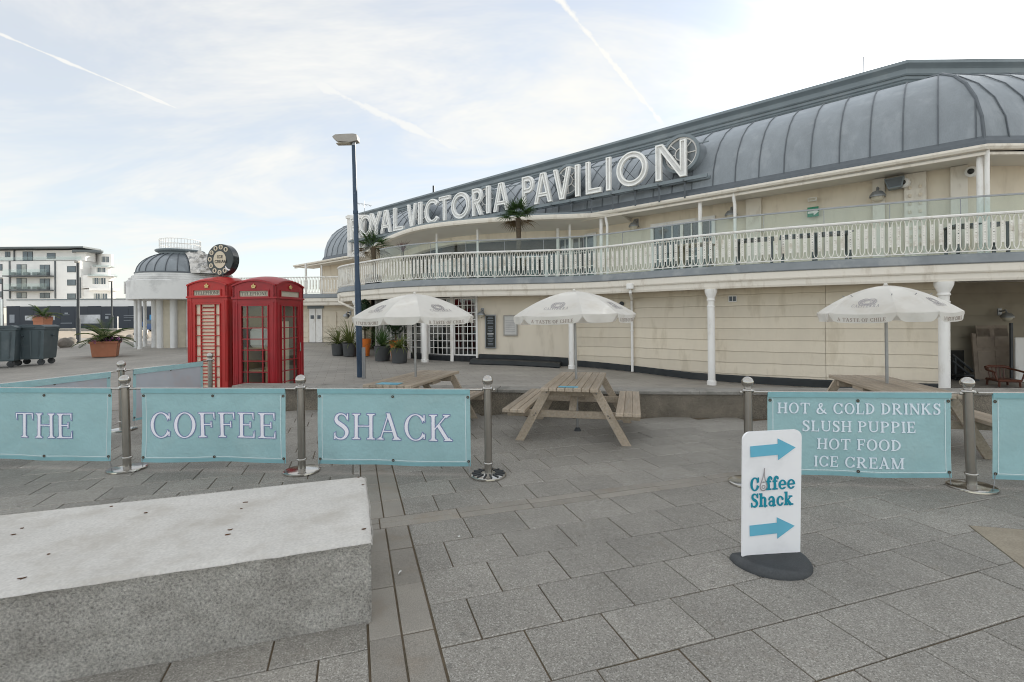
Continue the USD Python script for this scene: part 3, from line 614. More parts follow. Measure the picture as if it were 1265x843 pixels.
for u, y, z0, z1, w, m in ((549, 16.6, 1.75, 2.2, .3, 'red_cloth'), (566, 16.5, 1.45, 2.25, .22, 'red_cloth'), (576, 16.6, 1.5, 2.25, .26, 'red_cloth'), (586, 16.7, 1.2, 2.2, .3, 'red_cloth'), (571, 16.9, 1.55, 1.9, .2, 'pale_cloth'), (517, 17.4, 1.7, 2.1, .2, 'red_cloth'), (541, 17.4, .6, 1.2, .5, 'pale_cloth'), (580, 17.2, .5, 1.0, .5, 'stain_wood')):
    q = at(u, 400, y); part(pv, 'hanging', cbox((q[0], q[1], (z0 + z1) / 2), (w, .04, z1 - z0), -.15), m)
# draped doorway at the left of the lattice
for i in range(9):
    q = at(465 + i * 2.3, 400, 17.9 + (i % 2) * .06); part(pv, 'curtain_fold', tr(cyl(.055, .2, T0, 8), (q[0], q[1], 0)), 'pale_cloth', True)
# white columns under the balcony
colprof = [(0, 0), (.115, 0), (.115, .1), (.09, .12), (.09, 1.95), (.1, 1.96), (.1, 1.98), (.085, 2.0), (.085, 2.1), (.105, 2.12), (.105, 2.14), (.09, 2.17), (.12, 2.25), (.15, 2.33), (.155, 2.4), (0, 2.4)]
def column(s, sc=1.):
    p = B.at(s); a = B.ang(s); q = p + np.array([math.sin(a), -math.cos(a)]) * -.12; z0 = float(gh(*q)) - .02
    pr = np.array(colprof); pr[:, 1] *= (T0 - z0) / 2.4; pr[:, 0] *= sc
    part(pv, 'column', tr(lathe(pr, 20), (q[0], q[1], z0)), 'white', 35)
for u, sc in ((437, 1.), (522, 1.15), (705, .95), (877.5, 1.), (1170, 1.12)): column(B.at_u(u), sc)
# downpipes and hopper
def downpipe(s, z0, z1, path, d, r=.04, mat='white'):
    p = path.at(s); a = path.ang(s); nrm = np.array([math.sin(a), -math.cos(a)]); q = p + nrm * d
    pipe = part(pv, 'downpipe', tr(cyl(r, z0, z1, 14), (q[0], q[1], 0)), mat, 40)
    for z in np.arange(z0 + .3, z1, .9): part(pipe, 'bracket', tr(cyl(r + .012, z, z + .04, 14), (q[0], q[1], 0)), mat, 40)
    return q
q = downpipe(uG(782.5), -.05, 2.05, G, .09)
e = B.at(B.at_u(781)); ea = B.ang(B.at_u(781)); en = np.array([math.sin(ea), -math.cos(ea)])
h = np.r_[e + en * .08, 2.42]
part(pv, 'rain_hopper', cbox((h[0], h[1], 2.44), (.2, .14, .16), ea, .02), 'white')
part(pv, 'downpipe', tube([(h[0], h[1], 2.38), (h[0], h[1], 2.28), (q[0], q[1], 2.1), (q[0], q[1], 2.0)], .042, 12), 'white', 40)
h2 = np.r_[B.at(B.at_u(424)), 0]; part(pv, 'downpipe', tube([(h2[0] - .1, h2[1] - .1, 2.5), (h2[0] - .1, h2[1] - .15, 2.25), (h2[0] + .5, h2[1] - .3, 2.0), (h2[0] + .9, h2[1] - .2, 1.9)], .05, 10), 'cream_white', 40)
p = G.at(uG(905.5)); a = G.ang(uG(905.5)); nr = np.array([math.sin(a), -math.cos(a)])
vent = part(pv, 'air_vent', cbox((*(p + nr * .035), 2.03), (.2, .02, .17), a), 'white')
for i in (-1, 1): part(vent, 'vent_grille', cbox((*(p + nr * .047 + np.array([math.cos(a), math.sin(a)]) * .045 * i), 2.03), (.07, .01, .12), a), 'lead_seam')
p = G.at(uG(768)); part(pv, 'alarm_disc', tr(stand(tr(ext(Point(0, 0).buffer(.07), .03), (0, 0, 0))), (*(p - np.array([0, .06])), 1.98), G.ang(uG(768))), 'dark_metal')
# ---- left wing: wall, boards, two-leaf door
WY = 24.15
part(pv, 'wing_wall', box(-12.6, -7.5, WY, WY + .3, -.1, T1 + .2), 'beige')
part(pv, 'wing_wall', box(-12.6, -12.3, WY + .3, 30, -.1, T1 + .2), 'beige')
part(pv, 'wing_band', box(-12.62, -7.55, WY - .10, WY, 2.28, 2.72, .01), 'cream_white')
d0, d1 = at(382.5, 400, WY)[0], at(398.5, 400, WY)[0]
for i in range(7):
    z0 = .46 + i * .26
    for x0, x1 in ((-12.6, d0 - .06), (d1 + .06, -7.6)): part(pv, 'board', sweep([(x0, WY), (x1, WY)], [(.0, z0), (.035, z0), (.006, z0 + .25), (0, z0 + .25)]), 'board')
for a_, b_ in ((d0, (d0 + d1) / 2 - .012), ((d0 + d1) / 2 + .012, d1)):
    dr = part(pv, 'door', box(a_, b_, WY - .05, WY - .004, .46, 2.12, .008), 'white')
    part(dr, 'door_plate', box((a_ + b_) / 2 - .08, (a_ + b_) / 2 + .08, WY - .062, WY - .052, 1.62, 1.8), 'lead_seam')
part(pv, 'door_lintel', box(d0 - .08, d1 + .08, WY - .07, WY - .004, 2.13, 2.27), 'lead_trim')
part(pv, 'wing_panel', box(at(408, 400, WY)[0], at(416, 400, WY)[0], WY - .06, WY - .02, 1.15, 1.95), 'board')
part(pv, 'plinth', box(-12.6, -7.6, WY - .05, WY - .002, .2, .46), 'black_plinth')
# ---- upper floor: hall walls, windows, veranda
tE = 22.0
hall = [C + np.array([8.0, 0]), C] + [eave(t) for t in (7.35, tE - .5)]
HW = offset([eave(7.45), eave(0), C + np.array([8., 0])], -1.0); HW2 = offset([eave(tE - 1), eave(13.0)], -1.0)   # wall line, left to right
for hw in (HW, HW2): part(pv, 'upper_wall', sweep(hw, [(0, FL - .02), (0, 5.12), (-.25, 5.12), (-.25, FL - .02)]), 'beige')
ea_pts = [eave(tE), eave(0), C + np.array([7.3, 0]), C + np.array([7.3, 0]) + np.array([5, 5])]
soff = Polygon([tuple(x) for x in offset(ea_pts, .02)] + [tuple(x) for x in offset(ea_pts, -1.3)[::-1]]).buffer(0)
part(pv, 'veranda_soffit', tr(ext(soff, .03), (0, 0, 5.06)), 'soffit')
part(pv, 'gutter', sweep(ea_pts, [(0, 5.10), (.09, 5.10), (.13, 5.15), (.13, 5.20), (.1, 5.2), (.09, 5.16), (.0, 5.16)]), 'cream_white')
part(pv, 'eave_fascia', sweep(ea_pts, [(-.05, 5.0), (.02, 5.0), (.02, 5.1), (-.05, 5.1)]), 'cream_white')
def on_eave(u, d=0., lo=-.5, hi=tE):
    ts = np.linspace(lo, hi, 5000); P = C[None] + np.outer(ts, (-1.12, 1.0)) + N1 * d; k = np.argmin(abs(P[:, 0] / P[:, 1] - (u - U0) / FPX)); return P[k], ts[k]
aE = math.atan2(-.666, .746)
for u in (1212, 866, 743.5, 690, 398):
    p, _ = on_eave(u, .12); part(pv, 'veranda_post', tr(cyl(.06, FL, 5.06, 14), (*p, 0)), 'white', 40)
for u in (1221, 909, 751):
    p, _ = on_eave(u, .1, -.8); part(pv, 'downpipe', tube([(*(p - N1 * .08), 5.1), (*(p - N1 * .08), 4.95), (*p, 4.75), (*p, FL)], .045, 10), 'white', 40)
p = at(378, 350, 30.2); part(pv, 'veranda_post', tr(cyl(.07, FL - .3, 5.06, 10), (p[0], p[1], 0)), 'white', 40)
def hall_window(u0, u1, z0, z1, nx, nz):
    (a, _), (b, _) = on_eave(u0, .98), on_eave(u1, .98); w = np.linalg.norm(b - a); mid = (a + b) / 2
    R = lambda m: tr(m, (*mid, 0), aE)
    wn = part(pv, 'window', R(J(box(-w/2 - .1, -w/2, -.07, .01, z0 - .1, z1 + .1), box(w/2, w/2 + .1, -.07, .01, z0 - .1, z1 + .1), box(-w/2, w/2, -.07, .01, z1, z1 + .1), box(-w/2, w/2, -.07, .01, z0 - .1, z0))), 'white')
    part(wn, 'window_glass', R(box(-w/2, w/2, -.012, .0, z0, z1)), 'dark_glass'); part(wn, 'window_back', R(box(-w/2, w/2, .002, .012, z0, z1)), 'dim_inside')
    for i in range(1, nx): x = -w/2 + w * i / nx; t = .05 if i % 3 == 0 else .02; part(wn, 'glazing_bar', R(box(x - t, x + t, -.04, -.014, z0, z1)), 'white')
    for i in range(1, nz): z = z0 + (z1 - z0) * i / nz; part(wn, 'glazing_bar', R(box(-w/2, w/2, -.036, -.014, z - .015, z + .015)), 'white')
hall_window(809, 881, 2.95, 4.62, 6, 3); hall_window(683, 735, 2.95, 4.62, 6, 3)
for u in (932, 1132, 1186):                                      # pierced pilaster strips
    p, _ = on_eave(u, .93, -1); part(pv, 'pilaster', cbox((*p, 3.95), (.42 if u < 1150 else .3, .06, 2.2), aE), 'cream_white')
p, _ = on_eave(1190 if False else 1132, .89, -1)
for i in range(9):
    for j in (-1, 1): part(pv, 'pilaster_boss', cbox((*(p + AX * .1 * j), 3.1 + .2 * i), (.07, .03, .07), aE + .785), 'beige')
p, _ = on_eave(1072 if False else 1127 - 40, .93, -1); part(pv, 'pilaster', cbox((*p, 3.95), (.25, .08, 2.2), aE), 'cream_white')
# bow-fronted upper room: curved canopy, soffit rings and dark glazing
kc = np.array([(-9.4, 29.0), (-7.6, 25.6), (-5.7, 21.9), (-3.28, 18.75), (-.94, 17.65), (.9, 17.2), (2.9, 16.95), (3.6, 16.4)])
ks = np.r_[0, np.cumsum(np.linalg.norm(np.diff(kc, axis=0), axis=1))]; kt = np.linspace(0, ks[-1], 60)
kb = np.c_[PchipInterpolator(ks, kc[:, 0])(kt), PchipInterpolator(ks, kc[:, 1])(kt)]
for _ in range(4): kb[1:-1] = (kb[:-2] + 2 * kb[1:-1] + kb[2:]) / 4
part(pv, 'canopy_edge', sweep(kb, [(-.15, 5.02), (.02, 5.04), (.04, 5.1), (.04, 5.17), (0, 5.2), (-.15, 5.2)]), 'cream_white')
part(pv, 'canopy_soffit', sweep(kb, [(-.15, 5.03), (-.15, 5.18), (-2.0, 5.18), (-2.0, 4.86), (-1.45, 4.86)]), 'soffit')
part(pv, 'canopy_ring', sweep(kb, [(-1.4, 4.6), (-1.36, 4.9), (-1.7, 4.9), (-1.7, 4.6)]), 'beige')
ki = Path(offset(kb, -2.1)); kw = ki.cut(.6, ki.L - .3, .5)
part(pv, 'canopy_roof', tr(ext(Polygon([tuple(x) for x in kb] + [(4.5, 18), (-8, 29.5)]).buffer(0), .06), (0, 0, 5.2)), 'lead_trim')
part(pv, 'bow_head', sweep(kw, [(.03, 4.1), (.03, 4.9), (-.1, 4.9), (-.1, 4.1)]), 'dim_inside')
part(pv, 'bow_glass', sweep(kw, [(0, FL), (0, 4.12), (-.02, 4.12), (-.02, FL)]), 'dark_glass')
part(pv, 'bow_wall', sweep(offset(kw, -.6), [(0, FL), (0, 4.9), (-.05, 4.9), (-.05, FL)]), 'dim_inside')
K2 = Path(kw)
for i in range(14):
    s = K2.L * (i + .5) / 14; part(pv, 'bow_mullion', cbox((*K2.at(s), 3.48), (.08, .09, 1.3), K2.ang(s)), 'white' if i % 2 else 'stain_wood')
for u in (566, 518, 681):
    s = Path(kb).at_u(u); q = Path(offset(kb, -.7)).at(s); part(pv, 'veranda_post', tr(cyl(.045, FL, 5.04, 10), (*q, 0)), 'white', 40)

# ---- the lead roof
RB, RH, RD = 5.26, 8.08, 4.0
NR = 9
PHI = np.linspace(.02, PI / 2, NR)
DR = RD * (1 - np.cos(PHI)); ZR = RB + (RH - RB) * np.sin(PHI)
Rc = [(np.array([-10.4, 38.0]), np.array([.9, .0])), (np.array([-11.5, 29.9]), np.array([.275, 1.1])), (C, np.array([.381, 1.])), (C + np.array([7.3, 0]), np.array([-.41, 1.])), (C + np.array([12.3, 5.0]), np.array([-1., .41]))]
def roof_point(c, e, x, d):
    "x along the segment from its base start; clipped between the mitres"
    (p0, m0), (p1, m1) = c, e; t = (p1 - p0); Ls = np.linalg.norm(t); t = t / Ls; n = np.array([-t[1], t[0]])
    a0 = (m0 @ t) / max(m0 @ n, .2) * d; a1 = Ls + (m1 @ t) / max(m1 @ n, .2) * d
    return p0 + t * np.clip(x, a0, a1) + n * d
for k in range(len(Rc) - 1):
    c, e = Rc[k], Rc[k + 1]; Ls = np.linalg.norm(e[0] - c[0])
    x0, x1 = -3.2, Ls + 3.2; n_p = int(round((x1 - x0) / .62)); xs = np.linspace(x0, x1, n_p + 1)
    if k == 1: xs = xs - .22
    for i in range(n_p):
        P0 = [roof_point(c, e, xs[i], d) for d in DR]; P1 = [roof_point(c, e, xs[i + 1], d) for d in DR]
        wd = np.array([np.linalg.norm(a - b) for a, b in zip(P0, P1)])
        if wd.max() < .02: continue
        v = np.array([(*p, z) for p, z in zip(P0, ZR)] + [(*p, z) for p, z in zip(P1, ZR)]); f = []
        for j in range(NR - 1): f += [(j, NR + j, NR + j + 1), (j, NR + j + 1, j + 1)]
        if k in (1, 2): part(pv, 'lead_sheet', (v, np.array(f)), 'lead', True)
        else: part(pv, 'lead_sheet', (v, np.array(f)), 'lead', True)
        ok = [j for j in range(NR) if wd[j] > .02]
        if len(ok) > 1:
            t = (e[0] - c[0]) / Ls; nn = np.array([-t[1], t[0]])
            sp = np.array([(*(P1[j] - nn * .012), ZR[j] + .012) for j in ok if np.linalg.norm(P1[j] - roof_point(c, e, xs[i + 1] - 1e-3, DR[j])) > 5e-4 or j in ok])
            part(pv, 'roof_seam', tube(sp, .014, 5), 'lead_seam')
hip = np.array([(*roof_point(Rc[2], Rc[3], -9, d), z + .015) for d, z in zip(DR, ZR)]); part(pv, 'hip_roll', tube(hip, .035, 6), 'lead_seam')
base = [c[0] for c in Rc]
part(pv, 'roof_flashing', sweep(base, [(-.06, 5.12), (.10, 5.12), (.06, 5.3), (-.02, 5.42), (-.06, 5.42)]), 'lead_seam')
rp = [c[0] + c[1] * RD / 1.0 if False else roof_point(Rc[min(i, 3)], Rc[min(i, 3) + 1], -99 if i < 4 else 99, RD) for i, c in enumerate(Rc)]
rp[1] = roof_point(Rc[1], Rc[2], -99, RD); rp[0] = roof_point(Rc[0], Rc[1], -99, RD)
part(pv, 'ridge_cornice', sweep(rp, [(-.3, 8.0), (.02, 8.0), (.02, 8.42), (.06, 8.47), (.03, 8.52), (.07, 8.55), (.07, 8.64), (-.3, 8.64)]), 'lead_trim')
part(pv, 'ridge_band', sweep(rp, [(-.3, 8.64), (.10, 8.64), (.13, 8.68), (.13, 8.82), (.17, 8.86), (.26, 8.93), (.26, 9.02), (-.3, 9.05)]), 'lead_trim')
part(pv, 'roof_top', tr(ext(Polygon([tuple(x) for x in rp] + [(14, 40), (-4, 44)]).buffer(0), .2), (0, 0, 8.72)), 'lead')
RP = Path(rp[1:4])
for s in np.arange(.4, RP.L, 1.25):
    p = RP.at(s); part(pv, 'ridge_stud', tr(sphere(.05, n=8, sz=1.0), (*(p + np.array([.05, -.05])), 9.06)), 'lead_seam', True)
p = RP.at(RP.at_u(1070)); part(pv, 'roof_aerial', rod((p[0], p[1], 8.9), (p[0], p[1], 9.6), .012, 5), 'dark_metal')
p = RP.at(RP.at_u(537)); part(pv, 'roof_aerial', tr(cyl(.06, 8.9, 9.5, 8), (p[0], p[1], 0)), 'dark_metal')
# round dormer windows
def oculus(t):
    q = eave(t) + N1 * -.06; zc = 6.52; R = lambda m: tr(m, (*q, zc), aE)
    oc = part(pv, 'round_window', R(stand(ext(Point(0, 0).buffer(.585, 16).difference(Point(0, 0).buffer(.5, 16)), .1))), 'lead_trim', 30)
    br = np.array([(.6, .0), (.6, -2.2)]); m = lathe([(.56, 0), (.56, 2.4)], 28); part(oc, 'barrel_cheek', R(tr(m, (0, 0, 0), 0, -PI / 2)), 'lead', True)
    part(oc, 'window_ring', R(stand(tr(ext(Point(0, 0).buffer(.5, 16).difference(Point(0, 0).buffer(.45, 16)), .06), (0, 0, -.01)))), 'white', 30)
    part(oc, 'window_glass', R(stand(ext(Point(0, 0).buffer(.46, 16), .01))), 'grey_pane')
    part(oc, 'window_ring', R(stand(tr(ext(Point(0, 0).buffer(.2, 12).difference(Point(0, 0).buffer(.17, 12)), .03), (0, 0, .012)))), 'white')
    for i in range(8):
        a = i * PI / 4; part(oc, 'glazing_bar', R(stand(tr(ext(st([(.19 * math.cos(a), .19 * math.sin(a)), (.46 * math.cos(a), .46 * math.sin(a))], .025), .03), (0, 0, .012)))), 'white')
M('grey_pane', (.16, .18, .19), .12, var=.2, scale=2., spec=.8)
for t in (4.42, 7.2, 10.0, 12.8, 15.6): oculus(t)
# white pier at the far end of the roof
p = at(440, 300, 26.0); pr = part(pv, 'roof_pier', box(p[0] - .48, p[0] + .48, p[1], p[1] + 1.2, 4.9, 7.15, .02), 'white')
part(pr, 'pier_cap', box(p[0] - .53, p[0] + .53, p[1] - .06, p[1] + 1.26, 6.95, 7.08), 'white')
part(pr, 'aerial', J(rod((p[0] + .3, p[1] + .5, 7.1), (p[0] + .3, p[1] + .5, 8.0), .015, 5), rod((p[0] - .1, p[1] + .5, 7.9), (p[0] + .7, p[1] + .5, 7.75), .012, 5), *[rod((p[0] + x, p[1] + .3, 7.83 - x * .15), (p[0] + x, p[1] + .7, 7.83 - x * .15), .01, 4) for x in (0, .2, .4, .6)]), 'grey_metal')

# ---------------------------------------------------------------- the roof sign
SL0, SL1 = np.array([-7.25, 24.8]), np.array([4.6, 15.2]); SD = (SL1 - SL0) / np.linalg.norm(SL1 - SL0); aS = math.atan2(SD[1], SD[0])
def sign_s(u):
    k = (u - U0) / FPX; return (k * SL0[1] - SL0[0]) / (SD[0] - k * SD[1])
ZS = 5.78
sg = thing('roof_sign', 'large white ROYAL VICTORIA PAVILION letters standing on the lead roof', 'sign', (0, 19.5, 5.2), world=True)
letters = [('R', 436, 447), ('O', 447, 462), ('Y', 459.5, 474), ('A', 472.5, 486.5), ('L', 489, 501), ('V', 505.7, 517.5), ('I', 520, 523.4), ('C', 528, 543.5), ('T', 545.7, 558.8), ('O', 561, 583), ('R', 586.6, 599.5), ('I', 604, 608), ('A', 611.8, 632.5),
           ('P', 648.4, 662), ('A', 662.3, 685.5), ('V', 686, 708.5), ('I', 713.8, 718.8), ('L', 727, 745.5), ('I', 752, 757.3), ('O', 765, 802.5), ('N', 813, 850.5)]
NS = np.array([SD[1], -SD[0]])
for ch, u0, u1 in letters:
    a, b = sign_s(u0), sign_s(u1); g, w = DECO[ch]
    g = affinity.scale(g, (b - a) / w, 1.1, origin=(0, 0)); p = SL0 + SD * a; R = lambda m: tr(m, (*p, ZS), aS)
    lt = part(sg, 'letter', R(stand(ext(g, .08))), 'letter_tray')
    part(lt, 'letter_rim', R(stand(tr(ext(g.difference(g.buffer(-.042, join_style='mitre')), .04), (0, 0, .078)))), 'letter_white')
    part(lt, 'letter_side', R(stand(tr(ext(g.buffer(.006, join_style='mitre').difference(g.buffer(-.004, join_style='mitre')), .08), (0, 0, .0)))), 'letter_white')
sa, sb_ = sign_s(432), sign_s(876)
P3 = lambda s, z, d=0.: (*(SL0 + SD * s + NS * d), z)
for z, d in ((ZS - .08, .02), (ZS - .08, -.22), (ZS + .95, -.12)): part(sg, 'sign_rail', bar(P3(sa, z, d), P3(sb_, z, d), .06 if z < ZS + .5 else .03, .1 if z < ZS + .5 else .03), 'lead_trim')
for s in np.arange(sa + .2, sb_ + .01, .8): part(sg, 'sign_bracket', J(bar(P3(s, ZS - .62, -.05), P3(s, ZS - .1, -.05), .04), bar(P3(s, ZS - .1, -.25), P3(s, ZS - .1, .06), .04)), 'lead_seam')
for i, s in enumerate(np.arange(sa + .3, sb_ - 1.2, .95)):
    part(sg, 'lattice_brace', bar(P3(s, ZS - .05, -.14), P3(s + .95, ZS + 1.0, -.14), .014), 'dark_metal'); part(sg, 'lattice_brace', bar(P3(s + .95, ZS - .05, -.17), P3(s, ZS + 1.0, -.17), .014), 'dark_metal')
# ---------------------------------------------------------------- materials of the objects
M('steel', (.52, .50, .47), .14, metal=1., var=.05, scale=12., fine=.05, fscale=40)
M('steel_brushed', (.40, .38, .35), .24, metal=1., var=.06, scale=12.)
M('banner_blue', (.49, .74, .77), .5, var=.05, scale=2.5, dirt=(.52, .74, .76), dscale=1.6, damt=.7, trans=.22, fine=.03, fscale=200, bump=.025, bscale=3.2)
M('banner_hem', (.33, .62, .67), .5, var=.06, trans=.15)
M('banner_back', (.66, .68, .72), .5, var=.04, dirt=(.60, .52, .52), dscale=3., damt=.35, trans=.5)
M('lilac_white', (.80, .79, .86), .55, var=.02); M('navy_line', (.20, .24, .42), .6, var=.05); M('piping', (.62, .74, .76), .6, var=.02)
M('menu_ink', (.70, .78, .84), .55, var=.02); M('menu_line', (.40, .52, .62), .6, var=.03)
M('eyelet', (.12, .10, .08), .35, metal=.8)
M('sign_white', (.84, .84, .86), .35, var=.02, dirt=(.6, .6, .62), dscale=4., damt=.25)
M('arrow_blue', (.13, .43, .58), .45, var=.06, scale=6.); M('teal_ink', (.0, .24, .33), .45, var=.06); M('brown_ink', (.25, .18, .15), .6); M('grey_ink', (.34, .32, .33), .6)
M('rubber', (.042, .046, .05), .62, var=.2, scale=9., fine=.15, fscale=120, dirt=(.09, .085, .08), dscale=3., damt=.4, bump=.002, bscale=200)
M('table_wood', (.39, .32, .245), .75, var=.22, scale=3., stretch=(.8, 14, 14), obj=True, dirt=(.40, .36, .31), dscale=2., damt=.6, rnd=.13, bump=.003, bscale=30)
M('canvas', (.90, .875, .825), .85, var=.03, dirt=(.68, .62, .53), dscale=2.2, damt=.35, trans=.3, fine=.02, fscale=300)
M('umbrella_pole', (.34, .34, .34), .35, metal=.8, var=.1)
M('kiosk_red', (.30, .008, .014), .42, var=.12, scale=2., dirt=(.22, .016, .02), dscale=3., damt=.6, coat=.08)
M('kiosk_red_bright', (.43, .016, .014), .42, var=.08, scale=2., dirt=(.34, .03, .022), dscale=3., damt=.55, coat=.08)
M('gold', (.62, .46, .20), .4, metal=.3, var=.2)
M('opal', (.50, .46, .37), .5, var=.06); M('black_paint', (.015, .017, .016), .35, var=.2)
M('cream_panel', (.82, .72, .56), .6, var=.04)
M('dial_black', (.012, .018, .02), .25, var=.2, coat=.3); M('dial_cream', (.62, .55, .42), .5, var=.04)
M('lamp_blue', (.03, .058, .10), .45, metal=.0, var=.15, scale=8., dirt=(.22, .24, .27), dscale=5., damt=.85, dlo=.62, dhi=.68)
M('lamp_grey', (.34, .32, .29), .5, var=.1)
M('bin_grey', (.07, .095, .105), .55, var=.12, scale=2., dirt=(.13, .15, .16), dscale=1.5, damt=.5)
M('bin_lid', (.055, .075, .085), .5, var=.1)
M('terracotta', (.42, .17, .095), .75, var=.1, scale=3., dirt=(.48, .27, .19), dscale=2., damt=.5)
M('leaf', (.055, .11, .03), .55, var=.45, scale=9., trans=.3, rnd=.2); M('leaf_light', (.14, .17, .045), .55, var=.4, scale=8., trans=.3, rnd=.2)
M('leaf_dark', (.02, .05, .018), .6, var=.4, scale=12., trans=.15); M('leaf_dry', (.16, .11, .055), .8, var=.3, scale=8., trans=.2); M('leaf_red', (.09, .025, .03), .6, var=.3)
M('bark', (.10, .075, .05), .95, var=.35, scale=18., bump=.01, bscale=40)
M('petal', (.46, .17, .40), .6, var=.4, scale=20.); M('petal_red', (.32, .04, .07), .6, var=.4, scale=20.)
M('pot_slate', (.05, .053, .055), .65, var=.15, scale=6.); M('pot_orange', (.62, .16, .02), .5, var=.08)
M('soil', (.05, .038, .028), .95, var=.3)
M('boulder', (.20, .185, .165), .9, var=.25, scale=4., fine=.2, fscale=50, bump=.01, bscale=30)
M('render_white', (.82, .82, .81), .8, var=.04, scale=.2, dirt=(.6, .61, .62), dscale=.12, damt=.4)
M('frame_grey', (.11, .125, .135), .5, var=.1); M('window_dark', (.07, .095, .115), .1, var=.4, scale=.5, spec=.9); M('window_light', (.38, .40, .38), .2, var=.3, scale=.6)
M('roof_grey', (.12, .14, .15), .6, var=.1); M('hoarding', (.02, .028, .042), .5, var=.15, scale=.1); M('print_grey', (.40, .42, .45), .6, var=.6, scale=.35); M('print_blue', (.06, .25, .48), .5, var=.5, scale=.5); M('print_line', (.25, .28, .32), .6)
M('poster', (.30, .26, .14), .6, var=.7, scale=3.); M('poster_purple', (.16, .09, .2), .6, var=.3)
M('sheeting', (.60, .58, .55), .6, var=.25, scale=5., dirt=(.16, .17, .18), dscale=3.5, damt=.85)
M('rot_white', (.69, .69, .68), .7, var=.05, scale=1., dirt=(.36, .36, .36), dscale=.8, damt=.55)
M('rot_cream', (.55, .50, .40), .75, var=.06, dirt=(.4, .35, .28), dscale=.8, damt=.5)
M('concrete_top', (.62, .60, .565), .8, var=.07, scale=2., dirt=(.45, .415, .365), dscale=2.6, damt=.75, fine=.09, fscale=70, bump=.003, bscale=60, dlo=.44, dhi=.72)
n = {'g': ('geometry', {}), 'n': ('noise_texture', dict(scale=3.2, detail=6., roughness=.7)), 'r': ('rgb_ramp', dict(ramp=[(.3, (.46, .435, .40)), (.5, (.57, .545, .505)), (.72, (.67, .645, .60))])),
     'v': ('noise_texture', dict(scale=85., detail=5., roughness=.75)), 'vr': ('map_range', dict(from_min=.36, from_max=.6, to_min=.55, to_max=1.12)), 'pit': ('voronoi_texture', dict(scale=48.)), 'pr': ('map_range', dict(from_min=.10, from_max=.32, to_min=.68, to_max=1., clamp=True)), 'ps': ('vector_math', dict(math_type='scale')), 'hs': ('math', dict(math_type='multiply')), 's': ('vector_math', dict(math_type='scale')),
     'b': ('bump', dict(strength=1., distance=.022)), 'p': ('principled_bsdf', dict(roughness=.9))}
MAT['concrete_rough'] = usdkit.material(stage, '/World/Looks/concrete_rough', n, [('g.position', 'n.vector'), ('n.fac', 'r.fac'), ('g.position', 'v.vector'), ('v.fac', 'vr.value'), ('r.color', 's.vector1'), ('vr.result', 's.scale'), ('g.position', 'pit.vector'), ('pit.distance', 'pr.value'), ('s.vector', 'ps.vector1'), ('pr.result', 'ps.scale'), ('ps.vector', 'p.base_color'), ('v.fac', 'hs.value1'), ('pr.result', 'hs.value2'), ('hs.value', 'b.height'), ('b.normal', 'p.normal')], surface='p.BSDF')
M('rust', (.10, .045, .015), .9, var=.3); M('cardboard', (.38, .26, .14), .8, var=.1); M('sack', (.62, .61, .58), .8, var=.1, scale=6.)
M('chair_wood', (.10, .035, .02), .35, var=.2); M('old_panel', (.27, .22, .175), .8, var=.15, scale=3., dirt=(.16, .12, .10), dscale=4., damt=.6)
M('exit_green', (.02, .22, .12), .5); M('litter', (.7, .7, .68), .7)

# ---------------------------------------------------------------- concrete bench block in the foreground
cb = thing('concrete_bench', 'long pale concrete bench block with rough sides in the foreground', 'bench', (-2.2, 2.6, 0), world=True)
K0 = np.array([-.745, 2.545]); DL, DB = np.array([-.949, -.316]), np.array([-.316, .949]); BH, BWD, BL = .425, 1.12, 4.2
def bp(l, b, z): w = K0 + DL * l + DB * b; return (w[0], w[1], z)
def grid(f, nu, nv):
    v = np.array([f(i / nu, j / nv) for i in range(nu + 1) for j in range(nv + 1)]); q = []
    for i in range(nu):
        for j in range(nv): a = i * (nv + 1) + j; q += [(a, a + nv + 1, a + nv + 2), (a, a + nv + 2, a + 1)]
    return v, np.array(q)
from meshkit import fbm
def rough(v, amp, sc): return (fbm(np.asarray(v) * sc, 4, 3) - .5) * amp
def side(a, b):
    "rough face from a to b (l, b) with the top edge chipped"
    def f(s, t):
        l, bb = a[0] + (b[0] - a[0]) * s, a[1] + (b[1] - a[1]) * s; z = -.01 + (BH - .008 + .01) * t
        o = .012 * (1 - t) ** 2 + float(rough((l * 1., bb, z), .03, 9)) - (.012 * max(0, (t - .94) / .06))
        nn = np.array([b[1] - a[1], -(b[0] - a[0])]); nn = nn / np.linalg.norm(nn)
        return bp(l + nn[0] * o * sg_, bb + nn[1] * o * sg_, z)
    return f
sg_ = -1
m = fixn(grid(side((0, 0), (BL, 0)), 150, 22)); part(cb, 'front_face', m, 'concrete_rough', True)
m = grid(side((0, BWD), (0, 0)), 44, 22); part(cb, 'end_face', m, 'concrete_rough', True)
part(cb, 'back_face', grid(side((BL, BWD), (0, BWD)), 20, 4), 'concrete_rough', True)
def topf(s, t):
    l, b = BL * s, BWD * t; e = min(b, BWD - b, l); z = BH - .014 * max(0, 1 - e / .02) ** 2 + float(rough((l, b, 0), .006, 3)) - .001
    eb = -.006 * float(fbm(np.array([l * 14, b * 14, .5]), 3, 5)) if t in (0, 1) or s == 0 else 0
    l2 = l + (-.009 + rough((l, b, 1), .008, 12) if s == 0 else 0); b2 = b + ((-.006 if t == 0 else .006) + rough((l, b, 2), .01, 14) if t in (0, 1) else 0)
    return bp(l2, b2, z + eb)
us = grid(topf, 180, 48); part(cb, 'top_face', us, 'concrete_top', True)
